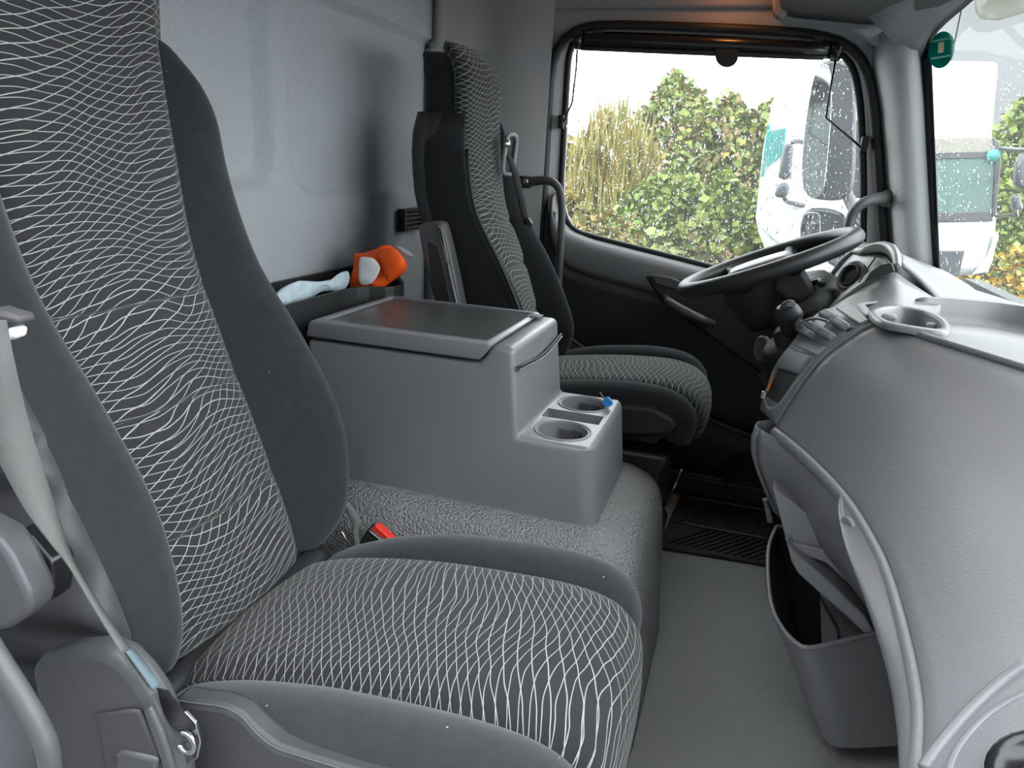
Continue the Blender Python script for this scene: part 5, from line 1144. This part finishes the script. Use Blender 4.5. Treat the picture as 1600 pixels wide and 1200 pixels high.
# ---- bushes of the hedge
def bush(name, label, cx, cy, rx, ry, ztop, n, mat, seed, leaf=0.075, grassy=False, zbot=ZG, group='bushes of the hedge'):
    rnd = random.Random(seed); t = thing(name, label, 'bush', group=group)
    V = []; Fc = []; H = ztop - zbot
    for i in range(n):
        # clumped sampling inside a lumpy dome, denser at the surface
        a = rnd.uniform(0, 2 * math.pi); h = rnd.random() ** 0.8; lump = 0.78 + 0.32 * noise.noise(Vector((math.cos(a) * 1.7 + seed, math.sin(a) * 1.7, h * 3.0)))
        prof = math.sqrt(max(0.0, 1 - max(0, (h - 0.35) / 0.65) ** 2.2)); rr = (0.45 + 0.55 * rnd.random() ** 0.5) * lump * max(prof, 0.06)
        top = 1 + 0.22 * noise.noise(Vector((math.cos(a) * rr * 2.5 + seed * 3, math.sin(a) * rr * 2.5, seed)))
        c = Vector((cx + math.cos(a) * rx * rr, cy + math.sin(a) * ry * rr, zbot + H * h * top))
        if c.z > ztop + 0.25: continue
        if grassy:
            l = rnd.uniform(0.15, 0.45); w = 0.012; d = Vector((rnd.uniform(-.25, .25), rnd.uniform(-.25, .25), 1)).normalized(); s = Vector((rnd.uniform(-1, 1), rnd.uniform(-1, 1), 0)).normalized()
        else:
            l = leaf * rnd.uniform(0.6, 1.5); w = l * 0.42; d = Vector((rnd.gauss(0, 1), rnd.gauss(0, 1), rnd.gauss(-0.1, 0.6))).normalized(); s = d.cross(Vector((rnd.gauss(0, 1), rnd.gauss(0, 1), rnd.gauss(0, 1)))).normalized()
        b = len(V); V += [c, c + d * l * 0.5 + s * w, c + d * l, c + d * l * 0.5 - s * w]; Fc.append((b, b + 1, b + 2, b + 3))
    me = bpy.data.meshes.new('foliage'); me.from_pydata([tuple(v) for v in V], [], Fc); me.materials.append(MAT[mat])
    f = bpy.data.objects.new('foliage', me); COL.objects.link(f); f.parent = t; f['kind'] = 'stuff'
    for k in range(4):
        a = rnd.uniform(0, 6.28); q = rnd.uniform(0.2, 0.6)
        tube('stem', [Vector((cx + math.cos(a) * 0.1, cy + math.sin(a) * 0.1, zbot)), Vector((cx + math.cos(a) * rx * q * 0.6, cy + math.sin(a) * ry * q * 0.6, zbot + H * 0.5)), Vector((cx + math.cos(a) * rx * q, cy + math.sin(a) * ry * q, zbot + H * 0.9))], [0.025, 0.015, 0.006], 'bark', t, k=5, n=4)
    return t
def bx_(u, y): return at(u, 280, y).x
bush('olive_bush', 'olive yellow reedy bush at the left edge of the driver window', bx_(905, 8.2), 8.2, 0.75, 0.6, at(905, 225, 8.2).z, 6000, 'leaf_olive', 1)
bush('reed_clump', 'brown reed clump low at the left of the hedge', bx_(960, 7.6), 7.6, 0.85, 0.5, at(960, 225, 7.6).z, 3500, 'leaf_olive', 2, grassy=True)
bush('tall_bush', 'tallest pale green bush with arching top in the hedge', bx_(1045, 9.2), 9.2, 0.95, 0.7, at(1050, 135, 9.2).z, 8000, 'leaf_mixed', 3)
bush('green_bush', 'bright green leafy bush low in the middle of the driver window', bx_(1045, 7.2), 7.2, 0.85, 0.6, at(1045, 285, 7.2).z, 6500, 'leaf_green', 4)
bush('mixed_bush', 'reddish green bush right of the tallest bush', bx_(1140, 8.6), 8.6, 0.9, 0.7, at(1140, 165, 8.6).z, 7500, 'leaf_mixed', 5)
bush('small_bush', 'small green bush beside the parked truck', bx_(1150, 7.0), 7.0, 0.7, 0.5, at(1150, 300, 7.0).z, 5500, 'leaf_green', 6)
bush('left_bush', 'grey green bush behind the reeds at the window corner', bx_(820, 9.0), 9.0, 0.9, 0.7, at(840, 205, 9.0).z, 5500, 'leaf_mixed', 12)
bush('back_bush', 'dense green bush at the back of the hedge left of the parked truck', bx_(1215, 9.6), 9.6, 1.0, 0.7, at(1190, 180, 9.6).z, 6500, 'leaf_green', 13)
bush('low_scrub', 'low scrub with yellow leaves along the foot of the hedge', bx_(1075, 6.2), 6.2, 0.75, 0.4, at(1090, 365, 6.2).z, 5000, 'leaf_mixed', 14)
bush('left_scrub', 'low olive scrub at the foot of the hedge on the left', bx_(905, 6.3), 6.3, 0.85, 0.4, at(940, 320, 6.3).z, 4500, 'leaf_olive', 15)
bush('tree_bush', 'loose green bush right of the box truck', bx_(1592, 14.0), 14.0, 0.75, 0.8, at(1590, 160, 14.0).z, 6000, 'leaf_green', 7, leaf=0.11, group='bushes beside the box truck')
bush('ivy_bush', 'dense dark green ivy hedge right of the box truck cab', bx_(1610, 12.5), 12.5, 0.9, 0.8, at(1600, 265, 12.5).z, 6000, 'leaf_green', 8, leaf=0.09, group='bushes beside the box truck')
bush('flower_bush', 'orange yellow flowering plant low beside the box truck bumper', bx_(1600, 10.5), 10.5, 0.85, 0.4, at(1590, 400, 10.5).z, 2600, 'leaf_yellow', 9, leaf=0.08, group='bushes beside the box truck')

# ---- added wall behind the camera, unseen, cutting sky light through the open doorway
hw_ = box('wall_light_blocker', (-9, -3.3, ZG), (5.5, -3.0, 4.2), 'hall_panel', bevel=0); tag(hw_, 'added grey wall out of view, cutting sky light through the passenger doorway', kind='structure')
